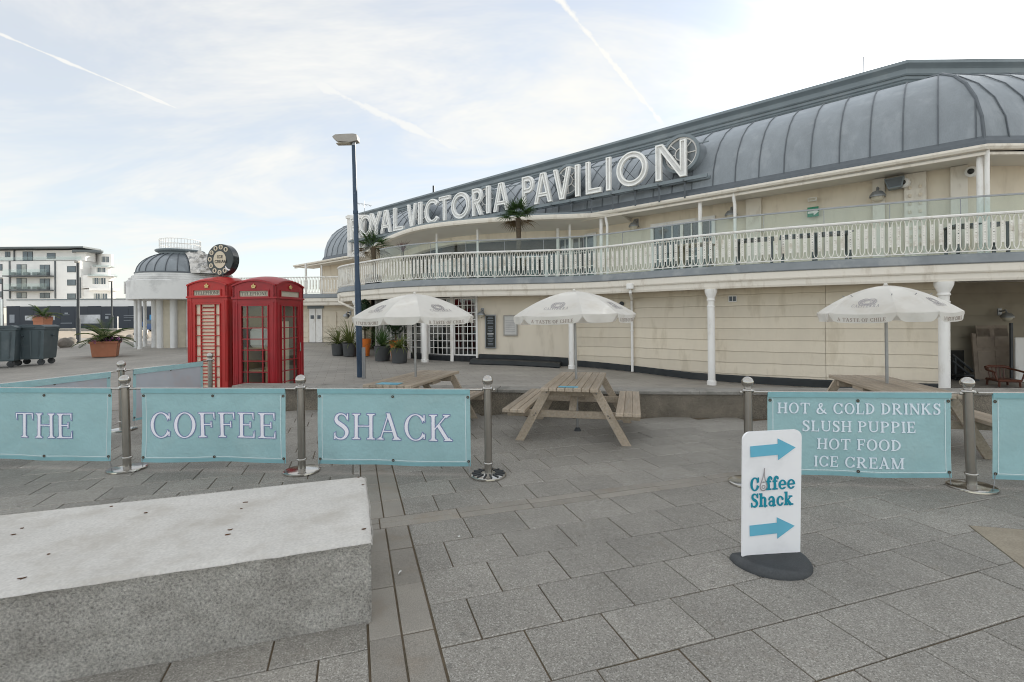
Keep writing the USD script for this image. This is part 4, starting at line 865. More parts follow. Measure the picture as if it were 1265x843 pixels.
for u, v, r in ((303, 621, .012), (180, 634, .01), (284, 655, .014), (281, 661, .012), (298, 629, .008), (27, 715, .014), (16, 661, .009), (27, 653, .008), (443, 590, .009), (448, 599, .009), (449, 654, .009), (138, 626, .009), (60, 685, .009)):
    q = at(u, v, 1) - np.array([0, 0, HC]); Y = (BH - HC) / q[2]; n_ = 8; a = np.arange(n_) * 2 * PI / n_
    rr = r * .6 * (1 + .35 * rng.normal(size=n_)).clip(.5, 1.6); part(cb, 'rust_spot', tr(ext(Polygon(np.c_[rr * 1.7 * np.cos(a), rr * .8 * np.sin(a)]).buffer(0), .003), (q[0] * Y, Y, BH + .0005), .3), 'rust')

# ---------------------------------------------------------------- stanchions
def make_stanchion(loc, label, tilt, ribbed=False):
    s = thing('barrier_post', label, 'barrier post', loc, 0, 'steel posts of the cafe barrier', tilt=tilt)
    part(s, 'base', lathe([(0, 0), (.178, 0), (.182, .006), (.18, .018), (.168, .026), (.1, .03), (.06, .036), (0, .036)], 40), 'steel', 40)
    if ribbed:
        for i in range(14): a = i * 2 * PI / 14; part(s, 'base_rib', bar((.075 * math.cos(a), .075 * math.sin(a), .036), (.165 * math.cos(a), .165 * math.sin(a), .03), .012, .012), 'dark_metal')
    part(s, 'pole', cyl(.038, .03, .9, 24), 'steel_brushed', 40)
    part(s, 'collar', lathe([(.04, .12), (.048, .122), (.05, .13), (.048, .138), (.04, .14)], 28), 'steel', True)
    part(s, 'collar', lathe([(0, .872), (.052, .872), (.056, .88), (.05, .893), (.03, .9), (.024, .912), (0, .912)], 28), 'steel', 40)
    part(s, 'ball', sphere(.054, (0, 0, .955), 24), 'steel', True)
    for k in (-1, 1):
        for y in (0,): part(s, 'rail_hook', tr(sphere(.017, (0, 0, 0), 10), (.06 * k, y, .862)), 'steel', True)
    return s
posts = {'a': (-6.02, 5.36), 'b': (-4.12, 5.21), 'c': (-2.2, 5.08), 'd': (-.25, 4.89), 'e': (2.22, 4.60), 'f': (4.16, 4.43), 'g': (6.1, 4.24), 'h': (-5.68, 7.1), 'i': (-5.40, 8.72)}
plab = {'a': 'steel barrier post left of the THE banner at the enclosure corner', 'b': 'steel ball-topped post between the THE and COFFEE banners', 'c': 'steel ball-topped post between the COFFEE and SHACK banners',
        'd': 'steel ball-topped post with ribbed base at the right end of SHACK', 'e': 'steel ball-topped post standing behind the white arrow sign', 'f': 'steel ball-topped post right of the drinks menu banner',
        'g': 'steel barrier post beyond the blank blue banner at right', 'h': 'steel post of the rear barrier row, seen behind the front post', 'i': 'steel post of the rear barrier in front of the shuttered red kiosk'}
tl = {'b': (0, -1.2), 'c': (0, -.3), 'd': (0, .0), 'e': (0, -.3), 'f': (0, -2.0), 'h': (0, -.6)}
for k in 'abcdefghi': make_stanchion((*posts[k], .0), plab[k], tl.get(k, (0, 0)), k == 'd')

# ---------------------------------------------------------------- banners
def banner(a, b, label, lines, seed, back=False, lines_h=None, low=.085):
    pa, pb = np.array(posts[a]), np.array(posts[b]); d = pb - pa; L = np.linalg.norm(d); ang = math.atan2(d[1], d[0]); mid = (pa + pb) / 2
    t = thing('barrier_banner', label, 'banner', (*mid, 0), ang, 'blue banners of the cafe barrier')
    W, H, zt = min(1.60, L - .34), .775, .862
    part(t, 'rail', J(tr(cyl(.011, -(L/2 - .055), L/2 - .055, 12), (0, 0, zt), 0, 0, PI / 2)), 'steel', 40)
    ph = rng.uniform(0, 6, 4)
    def wave(x, z):
        k = np.clip((zt - z) / H, 0, 1); return k * (.014 * np.sin(x * 3.1 + ph[0] + 2 * z) + .007 * np.sin(x * 7.3 + ph[1] - 3 * z) + .004 * np.sin(x * 11 + 9 * z + ph[2])) + .004 * np.sin(5 * z + ph[2]) * k
    def sag(x): return -.012 * (1 - (2 * x / W) ** 2) * 0 + .006 * np.sin(x * 4 + ph[3])
    def cloth(x0, x1, z0, z1, d, nx, nz, th=.0012):
        xs, zs = np.linspace(x0, x1, nx + 1), np.linspace(z0, z1, nz + 1); X, Z = np.meshgrid(xs, zs); k = np.clip((zt - Z) / H, 0, 1)
        Zs = Z + sag(X) * k; f = np.c_[X.ravel(), (wave(X, Z) - d).ravel(), Zs.ravel()]; r = f + np.array([0, th, 0]); w = nx + 1
        i, j = np.meshgrid(np.arange(nz), np.arange(nx), indexing='ij'); q = (i * w + j).ravel(); n_ = len(f)
        F = np.vstack([np.c_[q, q + 1, q + w + 1], np.c_[q, q + w + 1, q + w]]); return np.vstack([f, r]), np.vstack([F, F[:, ::-1] + n_])
    zb = zt - H
    part(t, 'cloth', cloth(-W/2, W/2, zb, zt - .01, 0, 44, 18), 'banner_back' if back else 'banner_blue', True)
    part(t, 'top_hem', cloth(-W/2, W/2, zt - .045, zt + .004, .0125, 44, 3), 'banner_hem', True)
    if back:
        part(t, 'top_hem', cloth(-W/2, W/2, zt - .075, zt + .004, .0135, 44, 3), 'banner_blue', True)
        for x0, x1 in ((-W/2, -W/2 + .05), (W/2 - .05, W/2)): part(t, 'side_hem', cloth(x0, x1, zb, zt - .05, .002, 3, 12), 'banner_blue', True)
    part(t, 'side_hem' if not back else 'bottom_hem', cloth(-W/2, W/2, zb, zb + .035, .0018, 44, 2), 'banner_hem', True)
    def press(m, d):
        v = np.array(m[0]); x, z = v[:, 0], v[:, 2]; k = np.clip((zt - z) / H, 0, 1); v[:, 1] = v[:, 1] + wave(x, z) - d; v[:, 2] = z + sag(x) * k; return v, m[1]
    if not back:
        for x0, x1, z0, z1 in ((-W/2 + .045, -W/2 + .052, zb + .05, zt - .06), (W/2 - .052, W/2 - .045, zb + .05, zt - .06), (-W/2 + .045, W/2 - .045, zb + .046, zb + .053)):
            part(t, 'piping', cloth(x0, x1, z0, z1, .0025, max(2, int((x1 - x0) * 25)), max(2, int((z1 - z0) * 20))), 'piping')
    for x in (-W/2 + .022, 0, W/2 - .022):
        for z in (zt - .075, zb + .05):
            part(t, 'eyelet', press(tr(stand(ext(Point(0, 0).buffer(.014, 6).difference(Point(0, 0).buffer(.005, 4)), .004)), (x, 0, z)), .003), 'eyelet')
    for x in (-W/2 + .022, W/2 - .022): part(t, 'tie_cord', rod((x, wave(x, zb) - .004, zb + .05), (x * 1.02, -.004, .03), .004, 5), 'dark_metal' if False else 'grey_metal')
    for (txt, h, z, w, gap) in lines:
        for ch, g in line(txt, h, width=w, gap=gap):
            o = h * .055
            gg = g.simplify(h * .004)
            dens = lambda s: s.segmentize(.05)
            lt = part(t, 'letter', press(tr(stand(ext(dens(gg.buffer(-h * .008 if h > .15 else h * .014)), .001)), (0, 0, z)), .0050), 'lilac_white' if h > .15 else 'menu_ink')
            part(lt, 'letter_outline', press(tr(stand(ext(dens(gg.buffer(h * (.022 if h > .15 else .03), join_style='mitre')), .001)), (0, 0, z)), .0032), 'navy_line' if h > .15 else 'menu_line')
    return t
banner('a', 'b', 'blue barrier banner lettered THE at the left edge', [('THE', .265, .33, .69, .1)], 1)
banner('b', 'c', 'blue barrier banner lettered COFFEE', [('COFFEE', .265, .345, 1.40, .1)], 2)
banner('c', 'd', 'blue barrier banner lettered SHACK', [('SHACK', .265, .345, 1.25, .1)], 3)
banner('e', 'f', 'blue barrier banner listing drinks, slush, hot food and ice cream', [('HOT & COLD DRINKS', .098, .665, 1.42, .14), ('SLUSH PUPPIE', .098, .50, .98, .14), ('HOT FOOD', .098, .335, .72, .14), ('ICE CREAM', .098, .17, .77, .14)], 4)
banner('f', 'g', 'plain blue barrier banner cut off by the right edge', [], 5)
banner('a', 'h', 'rear barrier banner with pale reverse, left of the rear post', [], 6, True)
banner('h', 'i', 'rear barrier banner with pale reverse in front of the red kiosks', [], 7, True)

# ---------------------------------------------------------------- arrow sign on a rubber foot
ar = math.radians(6)
sn = thing('pavement_sign', 'white Coffee Shack arrow sign standing on a black rubber foot', 'sign', (1.645, 3.13, 0), ar, tilt=(3.0, -.9))
R_ = lambda s, d, z=0: tr(stand(ext(s, .0012)), (0, -d, z))
PWd, PHt = .395, .80
pn = Polygon([(-PWd/2, .055), (PWd/2, .055), (PWd/2, .055 + PHt), (-PWd/2, .055 + PHt)]).buffer(-.05).buffer(.05, 12).union(sbox(-PWd/2, .055, PWd/2, .3))
part(sn, 'panel', tr(stand(ext(pn, .014)), (0, .007, 0)), 'sign_white', 30)
def arrow(z, x0, x1):
    h = .035; hd = .07; return Polygon([(x0, z - h), (x1 - .12, z - h), (x1 - .12, z - hd), (x1, z + .002), (x1 - .12, z + hd), (x1 - .12, z + h), (x0, z + h)])
for z in (.735, .225): part(sn, 'arrow', R_(affinity.rotate(arrow(z, -.15, .155), 2.0), .0085), 'arrow_blue')
def word(txt, h, w, x, z, mat, nm='letter'):
    for ch, g in line(txt, h, SLAB, .05, width=w):
        g = affinity.translate(g, x, z); part(sn, nm, R_(g, .0095), mat); part(sn, 'letter_shadow', R_(affinity.translate(g, .0018, -.0018), .0082), 'navy_line')
word('C', .085, .062, -.118, .478, 'teal_ink'); word('ffee', .085, .2, .055, .478, 'teal_ink'); word('Shack', .088, .285, 0, .372, 'teal_ink')
dropo = unary_union([brush([(-.055, .62), (-.06, .58), (-.075, .53), (-.082, .5), (-.07, .478), (-.048, .48), (-.036, .5), (-.045, .535), (-.053, .57), (-.052, .62)], [.002, .004, .005, .006, .007, .007, .006, .005, .004, .002], 50), ell(-.06, .5, .012, .012).difference(ell(-.06, .5, .008, .008)), ell(-.06, .53, .009, .004)])
part(sn, 'drop_drawing', R_(dropo, .0095), 'grey_ink')
foot = Polygon([(-.235, .09)] + [(.245 * math.cos(a) * (1.0), -.245 * math.sin(a) * 1.0 + .02) for a in np.linspace(PI, 0, 28)] + [(.235, .09)]).buffer(-.02).buffer(.02)
ft = [tr(ext(foot, .012), (0, 0, 0)), tr(ext(foot.buffer(-.008), .012), (0, 0, .012)), tr(ext(foot.buffer(-.02), .012), (0, 0, .024)), tr(ext(foot.buffer(-.04), .012), (0, 0, .036))]
def dome_foot():
    ls = [(0, 0), (.0, .012), (.006, .024), (.018, .038), (.04, .05), (.075, .058)]; rings = []
    for o, z in ls:
        g = foot.buffer(-o) if o else foot; c = np.array(g.exterior.coords)[:-1]
        q = LineString(list(g.exterior.coords)); rings.append(np.array([(*q.interpolate(k / 64, normalized=True).coords[0], z) for k in range(64)]))
    v = np.vstack(rings + [np.array([[*np.array(foot.centroid.coords[0]), .06]])]); f = []
    for i in range(len(ls) - 1):
        for j in range(64): a, b = i*64+j, i*64+(j+1) % 64; f += [(a, b, b + 64), (a, b + 64, a + 64)]
    for j in range(64): f.append(((len(ls)-1)*64+j, (len(ls)-1)*64+(j+1) % 64, len(v) - 1))
    return fixn((v, np.array(f)))
fm = dome_foot(); part(sn, 'foot', tr(fm, (.0, .0, 0), 0, -math.radians(3), math.radians(.9)), 'rubber', True)

# ---------------------------------------------------------------- picnic tables
def make_table(label, loc, rz):
    t = thing('picnic_table', label, 'picnic table', loc, rz, 'wooden picnic tables under the umbrellas')
    Lh, tw = .9, .095
    for i in range(7): x = (i - 3) * .1; part(t, 'top_plank', box(-Lh, Lh, x - tw/2, x + tw/2, .675 + rng.normal(0, .0012), .72 + rng.normal(0, .0015), .006), 'table_wood')
    for s in (-1, 1):
        for i in range(3): x = s * (.60 + i * .098); part(t, 'seat_plank', box(-Lh, Lh, x - tw/2, x + tw/2, .395, .44 + rng.normal(0, .0015), .006), 'table_wood')
    for x in (-.62, .62):
        sx = 1 if x > 0 else -1
        part(t, 'top_bearer', box(x - .0225, x + .0225, -.33, .33, .585, .674, .004), 'table_wood'); part(t, 'seat_bearer', box(x - .0225, x + .0225, -.84, .84, .305, .394, .004), 'table_wood')
        for s in (-1, 1):
            sh = LineString([(s * .30, .674), (s * .70, -.05)]).buffer(.05, cap_style='flat').intersection(sbox(-1, 0, 1, .672)); lg = part(t, 'leg', tr(ext(sh, .045), (x + sx * .025 if x > 0 else x - .025 - .045, 0, 0), 0) if False else (lambda m: (np.c_[m[0][:, 2] + (x + .0235 if x > 0 else x - .0685), m[0][:, 0], m[0][:, 1]], m[1]))(ext(sh, .045)), 'table_wood')
            for (yy, zz) in ((s * .315, .63), (s * .455, .36), (s * .475, .335)): part(lg, 'bolt', tr(sphere(.011, n=8), (x + sx * .07, yy, zz)), 'steel_brushed', True)
        part(t, 'brace', bar((x - sx * .03, 0, .36), (x - sx * .42, 0, .66), .09, .04), 'table_wood')
    part(t, 'centre_rail', box(-.15, .15, -.33, .33, .63, .674, .004), 'table_wood')
    return t
TA = PI / 2 - math.radians(14)
tabs = [((.90, 6.80), 'picnic table in the middle with open bench seats on both sides'), ((-1.43, 7.24), 'picnic table behind the SHACK banner, only its top showing'), ((4.70, 6.12), 'picnic table behind the drinks menu banner at right')]
t0 = None
for (x, y), lb in tabs:
    tb = make_table(lb, (x, y, 0), TA)
for (x, y), o, w in ((tabs[0][0], (-.80, .02), (.05, .12)), (tabs[1][0], (-.78, .02), (.09, .16))):
    c, s_ = math.cos(TA), math.sin(TA); single('blue_sticker', 'faded blue patch on the ' + ('middle picnic table top' if x > 0 else 'top of the picnic table behind the SHACK banner'), 'patch', tr(box(-w[0], w[0], -w[1], w[1], 0, .0025), (x + o[0] * c - o[1] * s_, y + o[0] * s_ + o[1] * c, .7225), TA), 'arrow_blue')

# ---------------------------------------------------------------- umbrellas
def make_umbrella(loc, yaw, label, tilt=(0, 0), R0=.88):
    u = thing('umbrella', label, 'parasol', loc, yaw, 'cream parasols over the picnic tables', tilt=tilt)
    zr, za = 1.615, 1.945
    half = math.radians(29); angs = []
    for k in range(4): c = -PI / 2 + k * PI / 2; angs += [c - half, c + half]
    A = lambda i: angs[i % 8]
    def canopy(i, n=10, m=8, drop=0):
        a0, a1 = A(i), A(i + 1) + (2 * PI if A(i + 1) < A(i) else 0); v = []
        for r in np.linspace(0.02, 1, n + 1):
            for s in np.linspace(0, 1, m + 1):
                p = (1 - s) * np.array([math.cos(a0), math.sin(a0)]) + s * np.array([math.cos(a1), math.sin(a1)])
                z = zr + (za - zr) * (1 - r ** 1.75) - .035 * r ** 1.3 * (4 * s * (1 - s)) * (.35 if i % 2 else 1) * .6
                v.append((*(p * R0 * r), z))
        f = [];
        for a in range(n):
            for b in range(m): q = a * (m + 1) + b; f += [(q, q + m + 1, q + m + 2), (q, q + m + 2, q + 1)]
        return np.array(v), np.array(f)
    def valance(i, m=14):
        a0, a1 = A(i), A(i + 1) + (2 * PI if A(i + 1) < A(i) else 0); v = []; H = .105
        for k in range(4):
            for s in np.linspace(0, 1, m + 1):
                p = (1 - s) * np.array([math.cos(a0), math.sin(a0)]) + s * np.array([math.cos(a1), math.sin(a1)])
                e = min(s, 1 - s) * (1 if i % 2 == 0 else .55) / .12; h = H * min(1, .25 + .75 * (1 - (1 - min(e, 1)) ** 2)) if e < 1 else H
                z = zr - .035 * (4 * s * (1 - s)) * (.35 if i % 2 else 1) * .6 - h * k / 3; b = 1 + .018 * math.sin(s * 9 + i) * k / 3 - .01 * k / 3
                v.append((*(p * R0 * b * 1.004), z))
        f = []
        for a in range(3):
            for b in range(m): q = a * (m + 1) + b; f += [(q, q + m + 1, q + m + 2), (q, q + m + 2, q + 1)]
        return np.array(v), np.array(f)
    for i in range(8): pnl = part(u, 'canopy_panel', canopy(i), 'canvas', True); part(pnl, 'valance', valance(i), 'canvas', True)
    for k in range(4):                                              # print on the wide panels
        c = -PI / 2 + k * PI / 2; Rr = lambda m: tr(m, (0, 0, 0), k * PI / 2)
        yv = -R0 * math.cos(half)
        for ch, g in line('A TASTE OF CHILE', .042, width=.69 * R0, gap=.16):
            m = tr(stand(ext(g, .001)), (0, 0, zr - .088)); v = np.array(m[0]); s = (v[:, 0] / (2 * R0 * math.sin(half)) + .5); kk = (zr - v[:, 2]) / .105
            v[:, 1] += yv * 1.004 * (1 + (.018 * np.sin(s * 9 + 2 * k) - .01) * kk) - .0035; v[:, 2] -= .02 * 4 * s * (1 - s); part(u, 'letter', Rr((v, m[1])), 'brown_ink')
        def lay(shape, r0):
            m = ext(shape.segmentize(.03), .0006); v = np.array(m[0]); r = np.clip((r0 - v[:, 1] * 1.0) , .05, .97); w = v[:, 0] / (2 * R0 * r * math.sin(half)) + .5
            z = zr + (za - zr) * (1 - r ** 1.75) - .021 * r ** 1.3 * 4 * w * (1 - w) + .004 + v[:, 2]; return np.c_[v[:, 0], -R0 * r * math.cos(half), z], m[1]
        for ch, g in line('CALITERRA', .06, width=.4 * R0, gap=.28): part(u, 'letter', Rr(lay(g, .86)), 'grey_ink')
        e = unary_union([affinity.rotate(ell(0, .12, .10, .055).difference(ell(0, .12, .094, .049)), a, origin=(0, .12)) for a in (0, 28, -28, 55, -55)]).union(ell(0, .12, .04, .035).difference(ell(0, .12, .034, .029)))
        part(u, 'emblem', Rr(lay(e, .86)), 'grey_ink')
    for i in range(8): a = A(i); part(u, 'rib', tube([(math.cos(a) * R0 * r, math.sin(a) * R0 * r, zr + (za - zr) * (1 - r ** 1.75) - .012) for r in np.linspace(.03, .985, 7)], .006, 5), 'grey_metal')
    for i in range(8): a = A(i); part(u, 'strut', rod((.02 * math.cos(a), .02 * math.sin(a), 1.55), (math.cos(a) * .45, math.sin(a) * .45, zr + (za - zr) * (1 - .5 ** 1.75) - .016), .005, 5), 'grey_metal')
    part(u, 'pole', cyl(.018, .0, za - .01, 14), 'umbrella_pole', 40); part(u, 'runner', cyl(.03, 1.52, 1.58, 14), 'dark_metal', 40)
    part(u, 'finial', lathe([(0, za + .035), (.016, za + .03), (.02, za + .012), (.03, za + .002), (.0, za - .004)][::-1], 14), 'canvas', True)
    part(u, 'foot', lathe([(0, 0), (.05, 0), (.045, .015), (.025, .05), (0, .05)], 16), 'dark_metal', 30)
    return u
make_umbrella((.90, 6.80, 0), math.radians(-30), 'cream parasol over the middle picnic table', (0, -1.0), .85)
make_umbrella((-1.43, 7.24, 0), math.radians(45), 'cream parasol over the table behind the SHACK banner', (0, -.5))
make_umbrella((4.70, 6.12, 0), math.radians(31), 'cream parasol over the table behind the drinks menu banner', (0, -.8), .735)

# ---------------------------------------------------------------- telephone kiosks
def kiosk(loc, rz, label, louvre, mat, z0):
    k = thing('telephone_box', label, 'telephone box', (*loc, z0), rz, 'pair of red telephone boxes')
    w = .46; HT = 2.23; Rs = 1.2
    zt = lambda x, y: HT - math.sqrt(Rs**2 - 2 * w * w) + math.sqrt(max(Rs**2 - x*x - y*y, .01))
    xs = np.linspace(-w, w, 17); v = np.array([(x, y, zt(x, y)) for x in xs for y in xs]); f = []
    for i in range(16):
        for j in range(16): q = i*17+j; f += [(q, q+17, q+18), (q, q+18, q+1)]
    part(k, 'roof', (v, np.array(f)), mat, True)
    part(k, 'plinth', box(-.47, .47, -.47, .47, 0, .09, .01), mat)
    for sx in (-1, 1):
        for sy in (-1, 1):
            p = part(k, 'corner_post', box(sx * w - (.105 if sx > 0 else 0), sx * w + (.105 if sx < 0 else 0), sy * w - (.105 if sy > 0 else 0), sy * w + (.105 if sy < 0 else 0), .09, HT - .003, .008), mat)
            for q in (.03, .06):                                       # reeding on both faces
                xx = sx * (w - q) ; part(p, 'reed', box(xx - .008, xx + .008, sy * w - (.006 if sy < 0 else -.0), sy * w + (.006 if sy > 0 else 0), .25, 1.9), mat)
                yy = sy * (w - q); part(p, 'reed', box(sx * w - (.006 if sx < 0 else 0), sx * w + (.006 if sx > 0 else 0), yy - .008, yy + .008, .25, 1.9), mat)
    for fi in range(4):
        R = lambda m: tr(m, (0, 0, 0), fi * PI / 2)
        arch = Polygon([(-w, 1.99)] + [(x, zt(x, w) - .002) for x in np.linspace(-w, w, 15)] + [(w, 1.99)])
        arch = arch.difference(sbox(-.31, 2.0, .31, 2.115))
        part(k, 'fascia', R(tr(stand(ext(arch, .05)), (0, -w + .053, 0))), mat)
        rim = LineString([(x, zt(x, w) - .018) for x in np.linspace(-w + .005, w - .005, 15)]).buffer(.014, cap_style='flat'); part(k, 'arch_moulding', R(tr(stand(ext(rim, .022)), (0, -w, 0))), mat)
        part(k, 'cornice', R(box(-w - .012, w + .012, -w - .02, -w + .05, 1.955, 1.99, .006)), mat)
        part(k, 'sign_frame', R(tr(stand(ext(sbox(-.325, 1.985, .325, 2.13).difference(sbox(-.30, 2.005, .30, 2.11)), .012)), (0, -w - .001, 0))), mat)
        s = part(k, 'sign_panel', R(box(-.31, .31, -w + .012, -w + .02, 2.0, 2.115)), 'opal')
        if fi in (0, 3):
            for ch, g in line('TELEPHONE', .066, width=.54, gap=.12): part(k, 'letter', R(tr(stand(ext(g, .003)), (0, -w + .012, 2.024))), 'black_paint')
        cr = unary_union([ell(0, 2.20, .034, .03).difference(ell(0, 2.2, .018, .018)), sbox(-.035, 2.165, .035, 2.18), ell(-.034, 2.205, .012, .016), ell(.034, 2.205, .012, .016), ell(0, 2.238, .009, .012), ell(0, 2.2, .008, .028)])
        if fi in (0, 1, 3): part(k, 'emblem', R(tr(stand(ext(cr, .015)), (0, -w - .002, -.003))), 'gold')
        part(k, 'frieze', R(box(-w + .1, w - .1, -w + .01, -w + .06, 1.86, 1.955)), mat)
        dw = .352; z0_, z1_ = .124, 1.82
        fr = sbox(-dw, .09, dw, 1.862).difference(sbox(-dw + .075, z0_, dw - .075, z1_)); dr = part(k, 'door' if fi in (0, 1) else 'side_panel', R(tr(stand(ext(fr, .03)), (0, -w + .045, 0))), mat)
        inner = dw - .075; cols = [-inner, -inner * .58, inner * .58, inner]
        part(dr, 'door_moulding', R(tr(stand(ext(sbox(-dw + .055, z0_ - .02, dw - .055, z1_ + .02).difference(sbox(-inner, z0_, inner, z1_)), .012)), (0, -w + .012, 0))), mat)
        for r in range(1, 8): z = z0_ + (z1_ - z0_) * r / 8; part(dr, 'glazing_bar', R(box(-inner, inner, -w + .016, -w + .044, z - .0085, z + .0085)), mat)
        for x in cols[1:3]: part(dr, 'glazing_bar', R(box(x - .0085, x + .0085, -w + .0155, -w + .0445, z0_, z1_)), mat)
        if louvre and fi == 0:
            part(dr, 'backing_panel', R(box(-inner, inner, -w + .05, -w + .06, z0_, z1_)), 'cream_panel')
            for r in range(8):
                for q in (1, 2): z = z0_ + (z1_ - z0_) * (r + q / 3) / 8; part(dr, 'louvre', R(box(cols[1], cols[2], -w + .018, -w + .049, z - .008, z + .008)), mat)
            z = z1_ - .05; part(dr, 'notice_strip', R(box(cols[1] + .03, cols[2] - .02, -w + .044, -w + .0495, z - .012, z + .004)), 'leaf_dark')
        else:
            for r in range(8):
                for c in range(3): part(dr, 'pane', R(box(cols[c], cols[c + 1], -w + .028, -w + .032, z0_ + (z1_ - z0_) * r / 8, z0_ + (z1_ - z0_) * (r + 1) / 8)), 'glass')
        if fi == 1 and not louvre: part(dr, 'handle', R(J(box(inner + .018, inner + .04, -w - .03, -w - .01, .9, 1.08, .006), box(inner + .018, inner + .04, -w - .012, -w + .016, .9, .92), box(inner + .018, inner + .04, -w - .012, -w + .016, 1.06, 1.08))), 'steel_brushed')
    part(k, 'ceiling', box(-w + .06, w - .06, -w + .06, w - .06, 1.93, 1.95), mat)
    part(k, 'floor', box(-w + .05, w - .05, -w + .05, w - .05, .085, .1), 'dim_inside')
    if not louvre:
        part(k, 'back_board', box(-.36, .36, .38, .40, .1, 1.9), 'old_panel'); part(k, 'back_board', box(-.40, -.38, -.36, .36, .1, 1.9), 'dim_inside')
    return k
zk = float(gh(-4.88, 9.82)); zk2 = float(gh(-6.156, 10.42))
kiosk((-4.88, 9.82), math.radians(-8.6), 'dark red telephone box with glazed sides and sacks inside, in front', False, 'kiosk_red', zk - .02)
kiosk((-6.156, 10.42), math.radians(-8.6), 'brighter red telephone box with cream louvred front under the dial sign', True, 'kiosk_red_bright', zk2 - .02)
# what stands in the front kiosk
KR = lambda x, y, z: np.array([-4.88, 9.82, zk]) + np.r_[rotz(np.array([[x, y, 0]]), math.radians(-8.6))[0][:2], z]
def inkiosk(name, lb, cat, x, y, m, mat, sm_=False): single(name, lb, cat, tr(m, KR(x, y, 0), math.radians(-8.6)), mat, sm_)
sk = box(-.2, .2, -.02, .2, .99, 1.37, .06); inkiosk('white_sack', 'white sack on the upper shelf of the glazed telephone box', 'sack', -.04, -.3, sk, 'sack')
inkiosk('stacked_boards', 'pale boards stacked upright inside the glazed telephone box door', 'boards', .20, .1, tr(box(-.02, .02, -.26, .1, .12, 1.5), (.08, 0, 0), .06), 'cream_panel')
inkiosk('kiosk_shelf', 'wooden shelf low in the glazed telephone box', 'shelf', 0, 0, fixn(tr((lambda m: (np.c_[m[0][:, 0], -m[0][:, 2], m[0][:, 1]], m[1]))(ext(unary_union([sbox(-.33, .52, .17, .56), sbox(-.33, .97, .17, .99), sbox(-.33, .1, -.29, 1.0), sbox(.13, .1, .17, 1.0)]), .52)), (0, .2, 0))), 'cardboard')

# telephone-dial ice cream sign on the rear kiosk
dz = float(zk2) - .02 + 2.40; dc = at(275, 321, 10.35); 
ds = thing('dial_sign', 'black drum sign shaped as a telephone dial reading ICE CREAM', 'sign', (dc[0] - .06, 10.35, dc[2]), math.radians(-13))
rr = .335; part(ds, 'drum', tr(lathe([(0, 0), (rr - .015, 0), (rr, .012), (rr, .17), (rr - .01, .18), (0, .18)], 48), (0, .18, 0), 0, PI / 2), 'dial_black', 35)
part(ds, 'dial_face', stand(ext(ell(0, 0, .155, .18), .006)), 'dial_cream')
for i, ch in enumerate('ZO0ZO1OOQ'):
    a = math.radians(52 + i * 31); p = (.25 * math.cos(a), .268 * math.sin(a)); h = part(ds, 'finger_hole', stand(ext(Point(*p).buffer(.05, 12), .005)), 'dial_cream')
    g = ell(p[0], p[1], .02, .03); g = g.difference(ell(p[0], p[1], .009, .018)) if i % 2 else g; part(h, 'numeral', tr(stand(ext(g, .003)), (0, -.0045, 0)), 'black_paint')
from meshkit import text_mesh
for tx, x, z, h in (('ICE', -.062, .03, .062), ('CREAM', -.128, -.07, .062)):
    m = text_mesh(tx, h, .004, True); v = np.array(m.vertices); v[:, 0] *= .98 if tx == 'ICE' else 1.02; part(ds, 'lettering', tr(stand((v, np.array(m.faces))), (x, -.0055, z)), 'black_paint')
part(ds, 'finger_stop', stand(ext(brush([(.155, -.145), (.19, -.2), (.245, -.225)], [.012, .03, .03]), .02)), 'sign_white')
part(ds, 'stem', cyl(.03, -.46, -.32, 12), 'dark_metal'); stage.GetPrimAtPath(ds)

# ---------------------------------------------------------------- street lamp
lp_ = at(445, 468, 1) - np.array([0, 0, HC]); LY = 12.3; LX = lp_[0] * LY; lz = float(gh(LX, LY))
sl = thing('street_lamp', 'blue flaking street lamp with a grey box head facing left', 'street lamp', (LX, LY, lz - .05), 0, tilt=(0, -1.1))
lh = at(424, 172, LY)[2] - lz
part(sl, 'column', cyl(.075, 0, 2.4, 20, .075), 'lamp_blue', 40); part(sl, 'column', lathe([(.075, 2.4), (.06, 2.46), (.05, lh - .08), (0, lh - .08)], 20), 'lamp_blue', 40); part(sl, 'column_joint', cyl(.062, 4.15, 4.23, 20), 'lamp_blue', 40)
part(sl, 'door', box(-.035, .035, -.082, -.07, .45, 1.0), 'lamp_blue'); part(sl, 'bracket', cyl(.055, lh - .12, lh, 14), 'grey_metal', 40)
hd = Polygon([(.10, -.02), (.08, .13), (-.02, .15), (-.45, .14), (-.53, .09), (-.50, .04), (-.38, -.03), (-.1, -.06)]); part(sl, 'lamp_head', tr(stand(ext(hd.buffer(-.015).buffer(.015), .22)), (.03, .11, lh)), 'lamp_grey', 40)
part(sl, 'lamp_glass', tr(box(-.45, -.1, -.09, .09, -.085, -.055, .02), (.03, 0, lh)), 'opal')
p = at(451, 462, 12.2); single('marker_post', 'short grey tube post beside the foot of the blue street lamp', 'post', tr(cyl(.045, -.05, .75, 12), (p[0], 12.1, float(gh(p[0], 12.1)))), 'grey_metal', 40)

